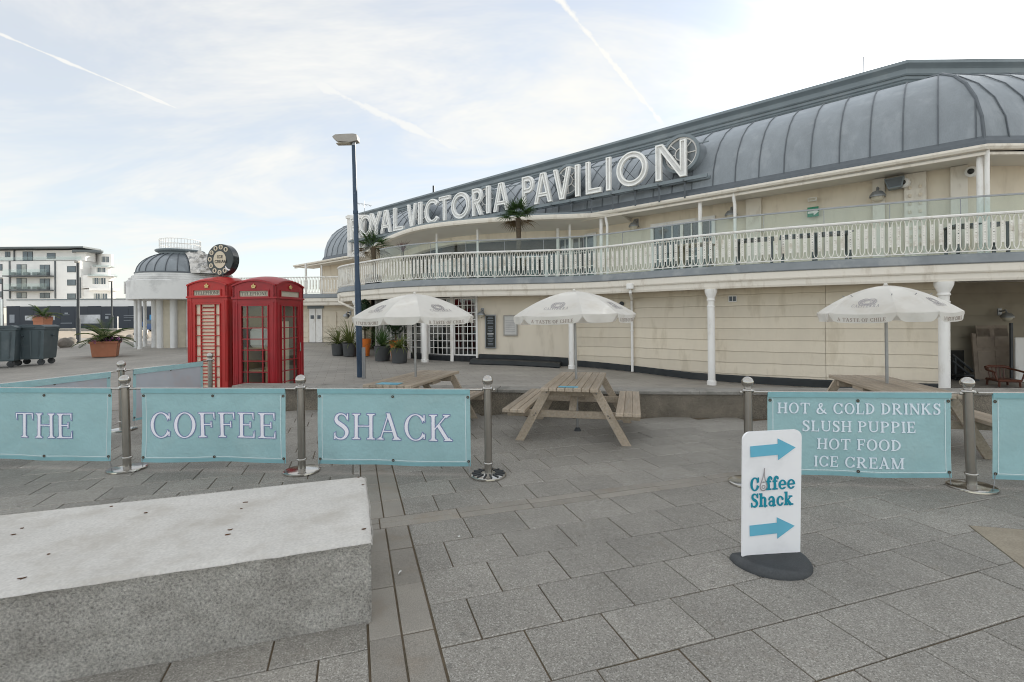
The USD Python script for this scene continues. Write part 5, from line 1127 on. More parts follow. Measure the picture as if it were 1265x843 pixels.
# ---------------------------------------------------------------- plants
def blade(o, d, L, w, droop, n=5, fold=.25):
    d = np.asarray(d, float); d /= np.linalg.norm(d); s = np.cross(d, (0, 0, 1)); s = s / (np.linalg.norm(s) + 1e-6); v = []
    p = np.array(o, float); dd = d.copy()
    for i in range(n + 1):
        t = i / n; ww = w * (1 - t) ** .7 * (0.6 + .4 * min(1, t * 4)); upv = np.cross(s, dd)
        v += [p - s * ww / 2 + upv * fold * ww, p, p + s * ww / 2 + upv * fold * ww]; p = p + dd * L / n; dd = dd + np.array([0, 0, -droop / n]); dd /= np.linalg.norm(dd)
    f = []
    for i in range(n): a = i * 3; f += [(a, a + 1, a + 4), (a, a + 4, a + 3), (a + 1, a + 2, a + 5), (a + 1, a + 5, a + 4)]
    return np.array(v), np.array(f)
def spiky(n, L, w, r, z, droop=1.2, lo=.1, hi=1.45):
    out = []
    for i in range(n):
        a = r.uniform(0, 2 * PI); e = lo + (hi - lo) * r.beta(1.6, 1.3); out.append(blade((.03 * math.cos(a), .03 * math.sin(a), z + r.uniform(0, .1)), (math.cos(a) * math.cos(e), math.sin(a) * math.cos(e), math.sin(e)), L * r.uniform(.7, 1.1), w, droop * r.uniform(.5, 1.4)))
    return out
def fan(o, d, R, r, nb=15, w=.035):
    d = np.asarray(d, float); d /= np.linalg.norm(d); s = np.cross(d, (0, 0, 1)); s /= np.linalg.norm(s) + 1e-6; out = []
    for k in np.linspace(-1.9, 1.9, nb): out.append(blade(o, d * math.cos(k) + s * math.sin(k) + np.array([0, 0, .12]), R * (1 - .12 * abs(k)) * r.uniform(.85, 1.1), w, .9, 4))
    return J(*out)
def potted(name, label, cat, u, v, Y, pr, ph, mat, leafmat, n, L, seed, droop=1.2, group='potted plants by the entrance', square=False):
    q = ground_hit(u, v); 
    if Y: q = np.array([at(u, v, Y)[0], Y, 0]); q[2] = float(gh(q[0], q[1]))
    t = thing(name, label, cat, q, seed * .7, group); r = np.random.default_rng(seed)
    part(t, 'pot', lathe([(0, 0), (pr * .86, 0), (pr, ph - .02), (pr * 1.02, ph), (pr * .93, ph), (pr * .9, ph - .05), (0, ph - .05)], 20), mat, 35)
    part(t, 'soil', tr(cyl(pr * .9, ph - .07, ph - .04, 16), (0, 0, 0)), 'soil')
    part(t, 'foliage', J(*spiky(n, L, .045, r, ph - .05, droop)), leafmat, kind='stuff'); return q
potted('yucca_pot', 'slate pot of spiky yucca leftmost, half behind its neighbour', 'potted plant', 418, 439, 0, .24, .42, 'pot_slate', 'leaf_light', 60, .75, 11)
potted('yucca_pot', 'slate pot of tall spiky yucca second from the left by the lamp', 'potted plant', 432.5, 440, 0, .26, .46, 'pot_slate', 'leaf_light', 80, .95, 12)
potted('yucca_pot', 'slate pot of tall thin yucca between the two orange pots', 'potted plant', 472.5, 445.5, 0, .27, .48, 'pot_slate', 'leaf', 70, .9, 13)
potted('yucca_pot', 'slate pot of yellowish bushy spikes in front of the larger topiary', 'potted plant', 493.5, 448, 0, .27, .46, 'pot_slate', 'leaf_light', 80, .62, 14, 1.8)
def topiary(label, u, v, Y, ph, h0, h1, rad, seed):
    q = np.array([at(u, v, Y)[0], Y, 0]); q[2] = float(gh(q[0], Y)); t = thing('topiary_pot', label, 'potted tree', q, 0, 'orange pots of clipped topiary'); r = np.random.default_rng(seed)
    part(t, 'pot', lathe([(0, 0), (.15, 0), (.22, ph), (.19, ph), (.18, ph - .06), (0, ph - .06)], 20), 'pot_orange', 35); part(t, 'trunk', cyl(.03, ph - .1, h0 + .2, 8), 'bark')
    out = []
    for i in range(1500):
        d = r.normal(size=3); d /= np.linalg.norm(d); rr_ = rad * (1 - .25 * r.random() ** 2); zc = (h0 + h1) / 2; k = 1 + .15 * d[2]
        p = np.array([d[0] * rr_ / k, d[1] * rr_ / k, zc + d[2] * (h1 - h0) / 2]); out.append(blade(p, d + r.normal(size=3) * .6 + np.array([0, 0, .3]), .07, .04, .4, 2, .1))
    cr_ = part(t, 'crown', J(*out), 'leaf_dark', kind='stuff'); part(t, 'crown_core', tr(sphere(rad * .82, n=14, sz=(h1 - h0) / 2 / rad), (0, 0, (h0 + h1) / 2)), 'leaf_dark', True)
topiary('orange pot with dark egg topiary just right of the lamp column', 451, 436, 17.6, .62, .95, 2.0, .29, 21)
topiary('orange pot with larger dark egg topiary beside the lattice window', 489, 440, 16.9, .62, .85, 1.95, .34, 22)
# fan palms on the balcony
def balcony_palm(label, u, v, Y, trunk, R, n, seed):
    p = at(u, v, Y); base = FL; t = thing('balcony_palm', label, 'palm', (p[0], Y, base), 0, 'fan palms on the balcony'); r = np.random.default_rng(seed); zc = p[2] - base
    part(t, 'planter', box(-.25, .25, -.25, .25, 0, .4, .02), 'pot_slate'); part(t, 'trunk', tube([(0, 0, .35), (.02, .01, zc * .6), (0, 0, zc)], [.09, .08, .09], 10), 'bark', True)
    for i in range(n):
        a = r.uniform(0, 2 * PI); e = -.5 + 1.8 * (i / n); d = np.array([math.cos(a) * math.cos(e), math.sin(a) * math.cos(e), math.sin(e)]); st_ = d * R * .45
        fr = part(t, 'frond', J(fan(np.array([0, 0, zc]) + st_, d, R * .62, r), tube([np.array([0, 0, zc]), np.array([0, 0, zc]) + st_], .008, 4)), 'leaf_dry' if e < -.05 else 'leaf')
balcony_palm('taller fan palm in the middle of the balcony below the letters', 640, 270, 15.9, 1, .74, 34, 31)
balcony_palm('lower fan palm at the left end of the balcony behind the lamp', 461, 306, 18.3, 1, .85, 26, 32)
p = at(498, 303, 18.0); t = thing('red_cordyline', 'small dark red spiky plant on the balcony under the canopy', 'plant', (p[0], 18.0, p[2] - .3), 0); part(t, 'foliage', J(*spiky(34, .42, .035, np.random.default_rng(5), .05, .8, .3)), 'leaf_red', kind='stuff'); part(t, 'stem', cyl(.03, -(p[2] - .3 - FL), .1, 8), 'bark')
# big terracotta planter and the small one behind the bins
def feather(o, a, e, L, r, nleaf=26):
    d = np.array([math.cos(a) * math.cos(e), math.sin(a) * math.cos(e), math.sin(e)]); p = np.array(o, float); sp = [p.copy()]; out = []
    for i in range(nleaf):
        p = p + d * L / nleaf; d = d + np.array([0, 0, -1.25 / nleaf]); d /= np.linalg.norm(d); sp.append(p.copy()); s = np.cross(d, (0, 0, 1)); s /= np.linalg.norm(s) + 1e-6; t = (i + 1) / nleaf; ll = .34 * L * math.sin(PI * min(1, .12 + .88 * t)) ** .6 * (1 - .25 * t)
        for k in (-1, 1): out.append(blade(p, s * k + d * .75 + np.array([0, 0, .25]), ll * r.uniform(.85, 1.1), .028 * L, .7, 3))
    return J(tube(sp, .009 * L, 4), *out)
def planter(label, q, w, h, nf, L, seed, mat='leaf', cat='planter', rz=0.):
    t = thing('terracotta_planter', label, cat, q, rz, 'terracotta planters with palms'); r = np.random.default_rng(seed)
    pr = [(.84, 0), (.86, .02), (.98, h * .86), (1.04, h * .87), (1.04, h), (.93, h), (.92, h - .06)]; v = []; 
    for s, z in pr: v += [(-w/2*s, -w/2*s, z), (w/2*s, -w/2*s, z), (w/2*s, w/2*s, z), (-w/2*s, w/2*s, z)]
    f = []
    for i in range(len(pr) - 1):
        for j in range(4): a, b = i*4+j, i*4+(j+1) % 4; f += [(a, b, b + 4), (a, b + 4, a + 4)]
    part(t, 'pot', (np.array(v), np.array(f)), 'terracotta'); part(t, 'soil', box(-w*.45, w*.45, -w*.45, w*.45, h - .1, h - .05), 'soil')
    for i in range(nf): part(t, 'frond', feather((0, 0, h - .02), i * 2.399 + r.uniform(-.2, .2), r.uniform(.6, 1.4) if i > nf * .35 else r.uniform(.3, .7), L * r.uniform(.8, 1.1), r), 'leaf' if i % 2 else 'leaf_light')
    out = []; out2 = []
    for i in range(420):
        x, y = r.uniform(-.55, .55, 2) * w; p = (x, y, h - .05 + r.uniform(0, .16) * w); (out if r.random() < .6 else out2).append(blade(p, r.normal(size=3) + np.array([0, 0, .7]), .13 * w + .03, .09 * w, .5, 2, .1))
    part(t, 'flowers', J(*out), 'petal', kind='stuff'); part(t, 'bedding_leaves', J(*out2), 'leaf', kind='stuff')
q = ground_hit(130.5, 440.5); planter('large square terracotta planter with arching palm and purple flowers', q, 1.0 * q[1] / 22.9, .72 * q[1] / 22.9, 24, 1.35 * q[1] / 22.9, 41, rz=.55)
q = np.array([at(53, 404, 24)[0], 24.0, 0]); q[2] = at(53, 404, 24)[2] ; tq = q.copy(); tq[2] = float(gh(q[0], 24)); planter('small terracotta planter with a bright palm behind the bins', tq, .5, at(53, 391.5, 24)[2] - tq[2], 16, .8, 42)
# ---------------------------------------------------------------- wheeled bins
def wbin(u, v, Y, label, rz, k):
    x = at(u, v, Y)[0]; t = thing('wheeled_bin', label, 'bin', (x, Y, float(gh(x, Y))), rz, 'large slate wheeled bins'); W, D, zb, zt_ = .50 * k, .42 * k, .2, 1.2
    v_ = []
    for s, z in ((.84, zb), (.88, zb + .04), (1.0, zt_), (1.05, zt_ + .01), (1.05, zt_ + .06)): v_ += [(-W*s, -D*s, z), (W*s, -D*s, z), (W*s, D*s, z), (-W*s, D*s, z)]
    f = [(0, 2, 1), (0, 3, 2)]
    for i in range(4):
        for j in range(4): a, b = i*4+j, i*4+(j+1) % 4; f += [(a, b, b + 4), (a, b + 4, a + 4)]
    part(t, 'body', (np.array(v_), np.array(f)), 'bin_grey')
    for x in (-.5, -.17, .17, .5): part(t, 'body_rib', bar((x * W * 1.5 * .87, -D * .89, .3), (x * W * 1.5, -D * 1.0 - .01, 1.15), .04, .03), 'bin_grey')
    ld = [(-W*1.07, zt_ + .05), (W*1.07, zt_ + .05), (W*1.06, zt_ + .09), (W*.8, zt_ + .15), (-W*.8, zt_ + .15), (-W*1.06, zt_ + .09)]
    lid = part(t, 'lid', tr(stand(ext(Polygon(ld), 2.12 * D)), (0, D * 1.06, 0)), 'bin_lid'); part(lid, 'lid_handle', box(-.25, .25, -D * 1.12, -D * 1.06, zt_ + .05, zt_ + .09, .01), 'bin_lid')
    for sx in (-1, 1):
        part(t, 'trunnion', tr(cyl(.035, W * 1.0, W * 1.12, 12), (0, 0, 1.0), 0, 0, PI / 2 * sx), 'bin_lid')
        for sy in (-1, 1):
            c = (sx * W * .68, sy * D * .68); wh = part(t, 'wheel', tr(lathe([(0, -.025), (.08, -.025), (.1, -.015), (.1, .015), (.08, .025), (0, .025)], 20), (*c, .1), .4, PI / 2), 'rubber', 35); part(wh, 'fork', box(c[0] - .04, c[0] + .04, c[1] - .045, c[1] + .045, .12, .21), 'dark_metal')
wbin(42, 450, 16.6, 'right-hand slate wheeled bin near the left edge', .3, 1.0)
wbin(0, 450, 15.9, 'slate wheeled bin cut off by the left edge', .5, 1.02)
# ---------------------------------------------------------------- boulders
for i, (u, v, rpx, lb) in enumerate(((80.5, 429, 8, 'nearest grey boulder right of the bins'), (70, 425.5, 6, 'grey boulder just behind and left of the nearest boulder'), (88, 424.5, 5.5, 'grey boulder behind the dark lamp column foot'), (160.5, 419, 4.2, 'small grey boulder right of the terracotta planter'), (180, 418.5, 3.6, 'small grey boulder left of the rotunda columns'))):
    q = ground_hit(u, v); r_ = rpx / FPX * q[1] * .95; s = trimesh.creation.icosphere(3, 1.0); vv = np.array(s.vertices); vv *= (1 + .35 * (fbm(vv * 1.4 + i * 3, 4, i) - .5))[:, None]; vv[:, 2] = np.maximum(vv[:, 2], -.75) * .88
    single('boulder', lb, 'boulder', (vv * r_ + np.array([q[0], q[1], q[2] + r_ * .62]), np.array(s.faces)), 'boulder', True, 'grey boulders on the promenade')
# ---------------------------------------------------------------- rotunda
RX, RY = -16.95, 25.0; rz0 = float(gh(RX, RY)); RR = 2.2
ro = thing('rotunda', 'domed white rotunda pavilion on slim columns behind the telephone boxes', 'building', (RX, RY, 0), 0)
zt1 = lambda v: at(224, v, RY)[2]
z_db, z_dt, z_cb, z_ct, z_l = zt1(371.5), zt1(350.5), zt1(340), zt1(316), zt1(308)
part(ro, 'drum', lathe([(0, z_db), (RR, z_db), (RR + .02, z_db + .04), (RR + .02, z_dt + .02), (RR - .02, z_dt + .06), (0, z_dt + .06)], 64), 'rot_white', 30)
for i in range(3): zz = z_dt + .06 + i * .12; r = RR - .1 - i * .12; part(ro, 'cornice_step', lathe([(0, zz), (r, zz), (r + .03, zz + .03), (r + .03, zz + .11), (r, zz + .12), (0, zz + .12)], 64), 'rot_white', 30)
zd0 = z_dt + .06 + .36; RD_ = RR - .36
NS_ = 24; ph = np.linspace(.0, 1.08, 9); zdh = (z_ct - zd0) / math.sin(1.08)
for i in range(NS_):
    a0, a1 = i * 2 * PI / NS_, (i + 1) * 2 * PI / NS_; aa = np.linspace(a0, a1, 4); v = np.array([(RD_ * math.cos(q) * math.cos(a), RD_ * math.cos(q) * math.sin(a), zd0 + zdh * math.sin(q)) for q in ph for a in aa]); f = []
    for j in range(8):
        for k in range(3): q = j * 4 + k; f += [(q, q + 1, q + 5), (q, q + 5, q + 4)]
    part(ro, 'lead_sheet', (v, np.array(f)), 'lead', True); part(ro, 'roof_seam', tube([(RD_ * math.cos(q) * math.cos(a0) * 1.004, RD_ * math.cos(q) * math.sin(a0) * 1.004, zd0 + zdh * math.sin(q) + .01) for q in ph], .025, 4), 'lead_seam')
rl = RD_ * math.cos(1.08); part(ro, 'dome_foot', lathe([(RD_ - .05, zd0 - .02), (RD_ + .06, zd0 - .02), (RD_ + .06, zd0 + .05), (RD_ - .05, zd0 + .07)], 64), 'lead_seam', 30)
part(ro, 'lantern_base', lathe([(0, z_ct - .05), (rl + .02, z_ct - .05), (rl + .05, z_ct + .08), (rl + .18, z_ct + .14), (rl + .22, z_ct + .2), (rl + .18, z_ct + .24), (0, z_ct + .24)], 48), 'lead_trim', 30)
zr_ = z_ct + .24; rrail = rl + .02
for zz in (zr_ + .27, zr_ + .52): part(ro, 'crown_rail', tube([(rrail * math.cos(a), rrail * math.sin(a), zz) for a in np.linspace(0, 2 * PI, 40, endpoint=False)], .014, 5, True), 'white')
for i in range(40): a = i * 2 * PI / 40; part(ro, 'rail_spindle', rod((rrail * math.cos(a), rrail * math.sin(a), zr_), (rrail * math.cos(a), rrail * math.sin(a), zr_ + .52), .012, 4), 'white')
for a in np.radians([-150, -118, -40, 0, 45, 90, 135, 180]):
    p = ((RR - .35) * math.cos(a), (RR - .35) * math.sin(a)); part(ro, 'column', tr(lathe([(0, rz0 - .05), (.11, rz0 - .05), (.085, rz0 + .12), (.08, z_db), (0, z_db)], 14), (*p, 0)), 'rot_white', 35)
part(ro, 'core_wall', lathe([(1.05, rz0 - .1), (1.05, z_db)], 40), 'rot_cream', True)
for a in np.radians(np.arange(0, 360, 36)): part(ro, 'core_pilaster', tr(cyl(.16, rz0 - .1, z_db, 12), (1.07 * math.cos(a), 1.07 * math.sin(a), 0)), 'rot_white', 40)
# link wall from the rotunda to the pavilion wing, under the walkway
part(pv, 'link_wall', box(-15.4, -12.6, 25.6, 25.9, .0, T1 + .2), 'rot_cream')
for i in range(4): part(pv, 'link_pilaster', box(-15.3 + i * .8, -15.1 + i * .8, 25.5, 25.62, .0, T1 + .2), 'cream_white')
# crumpled sheeting on the dome's right shoulder
ns, ms = 46, 34; AZ, EL = np.meshgrid(np.radians(np.linspace(-44, 50, ns)), np.linspace(-.02, 1.16, ms)); nn = np.c_[np.cos(AZ).ravel(), np.sin(AZ).ravel(), EL.ravel()]
bm = np.abs(fbm(nn * np.array([5, 5, 4.]), 4, 9) - .5) * 1.3 + .25 * np.abs(fbm(nn * 14, 3, 2) - .5); edge = (np.minimum(1, np.minimum(AZ + math.radians(44), math.radians(50) - AZ) / .25)).ravel()
rr3 = RD_ + .05 + bm * edge + .18 * edge * (1 - EL.ravel() / 1.2)
v = np.c_[RX + rr3 * np.cos(EL.ravel()) * np.cos(AZ.ravel()), RY + rr3 * np.cos(EL.ravel()) * np.sin(AZ.ravel()), zd0 + (zdh / RD_) * rr3 * np.sin(EL.ravel()) + .02]
i, j = np.meshgrid(np.arange(ms - 1), np.arange(ns - 1), indexing='ij'); q = (i * ns + j).ravel()
single('crumpled_sheeting', 'crumpled torn pale sheeting on the right shoulder of the rotunda dome', 'sheeting', (v, np.vstack([np.c_[q, q + 1, q + ns + 1], np.c_[q, q + ns + 1, q + ns]])), 'sheeting', 40)
q = at(164, 355.5, RY - .2); a = math.atan2(q[1] - RY, q[0] - RX)
a = math.radians(-158); q = (RX + (RR + .05) * math.cos(a), RY + (RR + .05) * math.sin(a)); zc = zt1(357)
ps = thing('poster', 'small yellow and purple poster on the rotunda drum', 'poster', (*q, zc), a + PI / 2); part(ps, 'frame', box(-.38, .38, -.02, .02, -.3, .3), 'white'); part(ps, 'picture', box(-.33, .33, -.026, -.02, -.1, .25), 'poster'); part(ps, 'caption', box(-.33, .33, -.026, -.02, -.25, -.1), 'poster_purple')
# ---------------------------------------------------------------- apartments and hoarding, far left
Yb = 100.0; ap = thing('apartment_block', 'white five-storey apartment block with balconies and a stepped curved end', 'building', (-93, Yb, 0), world=True)
ZA = lambda x, y, Y=Yb: at(x * 150 / 1054, 295 + y * 120 / 843, Y)
def ab(name, x0, y0, x1, y1, dy0, dy1, mat, par=None, ch=0.):
    a, b = ZA(x0, y1), ZA(x1, y0); return part(par or ap, name, box(a[0], b[0], Yb + dy0, Yb + dy1, a[2], b[2], ch), mat)
ab('wall', -420, 190, 700, 600, 0, 4, 'render_white'); ab('wall', -420, 92, 640, 189, 1.2, 4, 'render_white'); ab('wall', 641, 108, 720, 189, .6, 3, 'render_white')
ab('roof', -430, 68, 735, 92, -.4, 4, 'roof_grey'); ab('parapet_line', -420, 186, 690, 196, -.12, .0, 'frame_grey'); 
for x in (72, 84, 478, 635): ab('drainpipe', x, 95 if x in (72, 635) else 195, x + 8, 189 if x in (72, 635) else 520, 1.0 if x in (72, 635) else -.15, 1.2 if x in (72, 635) else -.01, 'frame_grey')
ab('drainpipe', 730, 340, 741, 520, -1.2, -1.0, 'frame_grey')
def awin(x0, y0, x1, y1, dy, dark=True, cols=2):
    w = ab('window', x0, y0, x1, y1, dy - .06, dy - .01, 'frame_grey'); k = (x1 - x0) / cols
    for i in range(cols): ab('pane', x0 + i * k + 4, y0 + 5, x0 + (i + 1) * k - 4, y1 - 5, dy - .09, dy - .065, 'window_dark' if (dark and (i + int(x0)) % 3) or (dark and i % 2 == 0) else 'window_light', w)
for y0, y1 in ((105, 155),): awin(-8, y0, 38, y1, 1.2); awin(360, 118, 436, 168, 1.2, True, 1)
awin(148, 104, 236, 190, 1.2, True, 2)
for y0, y1 in ((222, 325), (342, 443), (466, 518)): awin(146, y0, 232, y1, 0, True, 2); awin(348, y0 + 5, 434, y1, 0, True, 2)
for y0, y1 in ((238, 292), (355, 408), (476, 524)): awin(584, y0, 660, y1, 0, True, 1); awin(-20, y0 - 18, 22, y1 - 14, 0, True, 1)
for y in (322, 445):
    bl = ab('balcony', 88, y, 468, y + 13, -1.6, -.01, 'frame_grey')
    ab('balcony_glass', 90, y - 52, 466, y, -1.58, -1.55, 'glass', bl)
    for x in (130, 250, 330, 410): ab('balcony_chair', x, y - 26, x + 40, y - 2, -1.2, -.6, 'roof_grey', bl)
ab('terrace_glass', -420, 152, 690, 188, .3, .34, 'glass')
tiers = [(695, 845, 108, 222, 3.0), (700, 870, 222, 310, 1.4), (690, 945, 310, 430, -.6), (690, 952, 430, 600, -.4)]
for x0, x1, y0, y1, dy in tiers:
    a, b = ZA(x0, y1), ZA(x1, y0); r = (b[0] - a[0]) * .5; pts = [(a[0], Yb + dy + 1), (b[0] - r, Yb + dy)] + [(b[0] - r + r * math.sin(q), Yb + dy + r * .6 * (1 - math.cos(q))) for q in np.linspace(.12, PI / 2, 10)] + [(b[0] - 13, Yb + 14), (a[0] - 13, Yb + 14)]
    tier = part(ap, 'curved_storey', prism(pts, a[2], b[2] - .15), 'render_white', 25); L2 = Path(pts[1:-2]); 
    for i in range(6):
        s_ = L2.L * (.05 + i * .1); p_, q_ = L2.at(s_), L2.at(s_ + L2.L * .075); z0w, z1w = a[2] + (b[2] - a[2]) * .28, a[2] + (b[2] - a[2]) * .72
        w = part(tier, 'window', sweep([p_, q_], [(.0, z0w), (.05, z0w), (.05, z1w), (.0, z1w)]), 'window_light' if i % 3 == 0 else 'window_dark')
    if y0 > 120:
        bp_ = offset(np.array(pts[1:-2]), .9); part(tier, 'balcony_front', sweep(bp_, [(0, b[2] - .5), (.05, b[2] - .5), (.05, b[2]), (0, b[2])]), 'render_white' if y0 == 430 else 'glass'); part(tier, 'balcony_floor', prism(list(map(tuple, bp_)) + [(b[0] - 12, Yb + 13), (a[0] - 12, Yb + 13)], b[2] - .5, b[2] - .34), 'render_white')
x0, x1 = ZA(640, 90)[0], ZA(850, 90)[0]; rr2 = (x1 - x0) * .55
part(ap, 'curved_roof', prism([(x0, Yb - .4), (x1 - rr2, Yb - .2)] + [(x1 - rr2 + rr2 * math.sin(q), Yb + rr2 * .5 * (1 - math.cos(q))) for q in np.linspace(.12, PI / 2, 10)] + [(x1 - 13, Yb + 14), (x0 - 13, Yb + 14)], ZA(0, 120)[2], ZA(0, 104)[2]), 'roof_grey')
# white site wall and the navy hoarding
Yh = 88.0; pw = thing('podium_wall', 'low white wall above the navy hoarding in front of the apartments', 'wall', (-75, 92, 0), world=True)
a, b = at(9, 371, 92), at(212, 371, 92); g0 = float(gh(-70, 92)); part(pw, 'wall', box(a[0], b[0] + 3, 92, 92.4, g0, at(50, 371, 92)[2]), 'render_white'); part(pw, 'coping', box(a[0] - .1, b[0] + 3.1, 91.9, 92.5, at(50, 371, 92)[2], at(50, 371, 92)[2] + .18), 'lead_trim')
ho = thing('hoarding', 'long navy site hoarding with printed panels', 'hoarding', (-75, Yh, 0), world=True)
xa, xb = at(8, 400, Yh)[0], at(262, 400, Yh)[0]; zh0 = float(gh(-70, Yh)) - .1; k = 0; x = xa
while x < xb - .5:
    e = min(x + 2.44, xb); u_ = U0 + FPX * x / Yh; part(ho, 'panel', box(x + .015, e - .015, Yh, Yh + .06, zh0, at(100, 378 + (u_ - 10) * .008, Yh)[2] + (.0 if k % 3 else .05)), 'hoarding'); x = e; k += 1
def hp(u0, v0, u1, v1, mat, nm='print'):
    a, b = at(u0, v1, Yh), at(u1, v0, Yh); part(ho, nm, box(a[0], b[0], Yh - .03, Yh - .005, a[2], b[2]), mat)
hp(31, 390, 68, 396, 'print_grey'); hp(98, 389, 124, 400, 'print_grey'); hp(185, 389, 205, 398, 'print_blue'); hp(12, 389, 18, 399, 'print_line')
for u0, v0, u1, v1 in ((75, 399, 89, 399.8), (80, 386.5, 84, 388), (78, 389, 86, 389.5), (153, 390, 173, 390.7), (153, 392.5, 175, 393.1), (153, 395.5, 162, 396.1), (130, 388, 137, 389), (130, 391, 134, 394)): hp(u0, v0, u1, v1, 'print_line', 'print_line')
# far lamp columns and posts
def pole(label, u, v_top, v_base, w0, w1, arm=0., Y=None, group=None):
    q = ground_hit(u, v_base) if Y is None else np.array([at(u, v_base, Y)[0], Y, float(gh(at(u, v_base, Y)[0], Y))]); top = at(u, v_top, q[1])[2]; t = thing('lamp_column', label, 'lamp column', (q[0], q[1], q[2] - .05), 0, group, tilt=(0, 0))
    h = top - q[2]; part(t, 'column', lathe([(0, 0), (w0, 0), (w0, h * .3), (w1 * 1.1, h * .32), (w1, h), (0, h)], 12), 'dark_metal', 35); part(t, 'lamp_head', box(-w1 * 2.2 - arm, w1 * 1.5, -.1, .1, h, h + .12, .02), 'lamp_grey')
pole('dark lamp column in front of the apartments, left of the planter', 97, 324, 423.5, .11, .07)
pole('grey lamp column before the stepped end of the apartments', 138.5, 348, 408, .16, .1, .2)
pole('lamp column at the far left edge over the bins', 3.5, 344, 408, .14, .1, .25)
q = ground_hit(8, 408); t = thing('grey_cabinet_post', 'thick grey square post at the end of the hoarding', 'post', (q[0], q[1] - 1, q[2]), 0); k = q[1] / FPX; part(t, 'post', box(-2 * k, 2 * k, -.2, .2, -.1, at(8, 370, q[1])[2] - q[2], .03), 'lead_trim'); part(t, 'signal_head', box(-3.4 * k, -.2 * k, -.35, -.15, at(8, 377, q[1])[2] - q[2], at(8, 369, q[1])[2] - q[2], .03), 'frame_grey')
q = ground_hit(145.5, 412); t = thing('white_bollard_post', 'thin white post right of the terracotta planter palm', 'post', q, 0); k = q[1] / FPX; part(t, 'post', cyl(.6 * k, -.05, 20 * k, 8), 'white'); part(t, 'cap', tr(sphere(.8 * k, n=8), (0, 0, 20 * k)), 'white', True)
for i, (u, v, w, h, lb, m) in enumerate(((176, 412, 7, 4, 'pale stone block left of the rotunda columns', 'cream_white'), (170, 414, 5, 3, 'smaller pale stone beside the stone block', 'boulder'), (75, 409, 30, 3.4, 'long pale low kerb wall at the road edge', 'wall_cap'), (120, 409, 55, 3.2, 'pale low kerb wall behind the terracotta planter', 'wall_cap'))):
    q = ground_hit(u, v); k = q[1] / FPX; t = single('kerb_wall' if i > 1 else 'stone_block', lb, 'kerb' if i > 1 else 'stone', tr(box(-w / 2 * k, w / 2 * k, -.4, .4, -.1, h * k, .05), q, .05), m)
# parked car glimpsed behind the rotunda columns
q = ground_hit(196, 409.5); k = q[1] / FPX
car = thing('parked_car', 'dark blue car glimpsed between the rotunda columns', 'car', (q[0], q[1], q[2]), .1)
prof = Polygon([(-2.0, .25), (2.0, .25), (2.1, .55), (2.0, .8), (1.2, .9), (.6, 1.4), (-.9, 1.42), (-1.7, .95), (-2.05, .85)])
M('car_blue', (.03, .08, .2), .2, coat=.6); part(car, 'body', tr(stand(ext(prof.buffer(-.08).buffer(.08), 1.7)), (0, .85, 0)), 'car_blue', 30); part(car, 'window', tr(stand(ext(Polygon([(-1.2, .95), (.95, .92), (.5, 1.33), (-.85, 1.34)]), 1.72)), (0, .86, 0)), 'window_dark')
for x in (-1.3, 1.3):
    for y in (-.8, .8): wh = part(car, 'wheel', tr(lathe([(0, -.1), (.28, -.1), (.32, -.07), (.32, .07), (.28, .1), (0, .1)], 18), (x, y, .32), 0, PI / 2), 'rubber', 35); part(wh, 'rim', tr(cyl(.18, -.11, .11, 14), (x, y, .32), 0, PI / 2), 'grey_metal')
for y in (-.6, .6): part(car, 'headlight', box(2.0, 2.09, y - .18, y + .18, .58, .7, .02), 'opal')
M('hi_vis', (.4, .03, .03), .7)
# ---------------------------------------------------------------- fittings on the pavilion
def wall_lamp(label, u, v, Y, ang, sc=1.):
    p = at(u, v, Y); t = thing('wall_lamp', label, 'wall lamp', p, ang, 'round bulkhead lamps on the pavilion'); s = sc
    part(t, 'bracket', J(box(-.05*s, .05*s, .16*s, .2*s, .04*s, .22*s, .01), tube([(0, .16*s, .14*s), (0, .03*s, .17*s), (0, 0, .1*s)], .022*s, 8)), 'grey_metal')
    part(t, 'hood', lathe([(.02*s, .11*s), (.08*s, .09*s), (.125*s, .03*s), (.135*s, -.01*s), (.12*s, -.01*s)], 20), 'grey_metal', True); part(t, 'globe', tr(sphere(.105*s, n=16, sz=.8), (0, 0, -.015*s)), 'opal', True)
def hallp(u, v, d=.93):
    p, _ = on_eave(u, d, -1); return at(u, v, p[1])
gp = lambda u, d=.1: (lambda s: (G.at(s)[1] - d, G.ang(s)))(uG(u))
y, a = gp(597, .2); wall_lamp('wall lamp between the lattice window and the black menu board', 594.5, 389, y, a)
y = 20.0; wall_lamp('wall lamp under the left end of the balcony by the yuccas', 428, 391, 19.2, -.6)
wall_lamp('wall lamp in the shaded recess above the old door', 1244, 392, 12.9, 0, 1.1)
for u, v, lb in ((1084, 243, 'wall lamp on the upper wall near the loudspeaker'), (903, 266, 'wall lamp on the upper wall beside the downpipe'), (783, 280, 'wall lamp on the upper wall between the windows')): p = hallp(u, v, .75); wall_lamp(lb, u, v, p[1], aE, 1.35)
def sign_box(name, label, cat, u0, v0, u1, v1, d, mats, where='G'):
    uc = (u0 + u1) / 2
    if where == 'G': s = uG(uc); q = G.at(s); a = G.ang(s)
    else: q, _ = on_eave(uc, .93, -1); a = aE
    nr = np.array([math.sin(a), -math.cos(a)]); q = q + nr * (.035 if where == 'G' else .05); P0, P1 = at(uc, v1, q[1]), at(uc, v0, q[1]); w = abs(u1 - u0) / FPX * q[1] / max(.3, (math.cos(a) - (uc - U0) / FPX * math.sin(a)))
    t = thing(name, label, cat, (q[0], q[1], P0[2]), a); h = P1[2] - P0[2]; return t, w, h
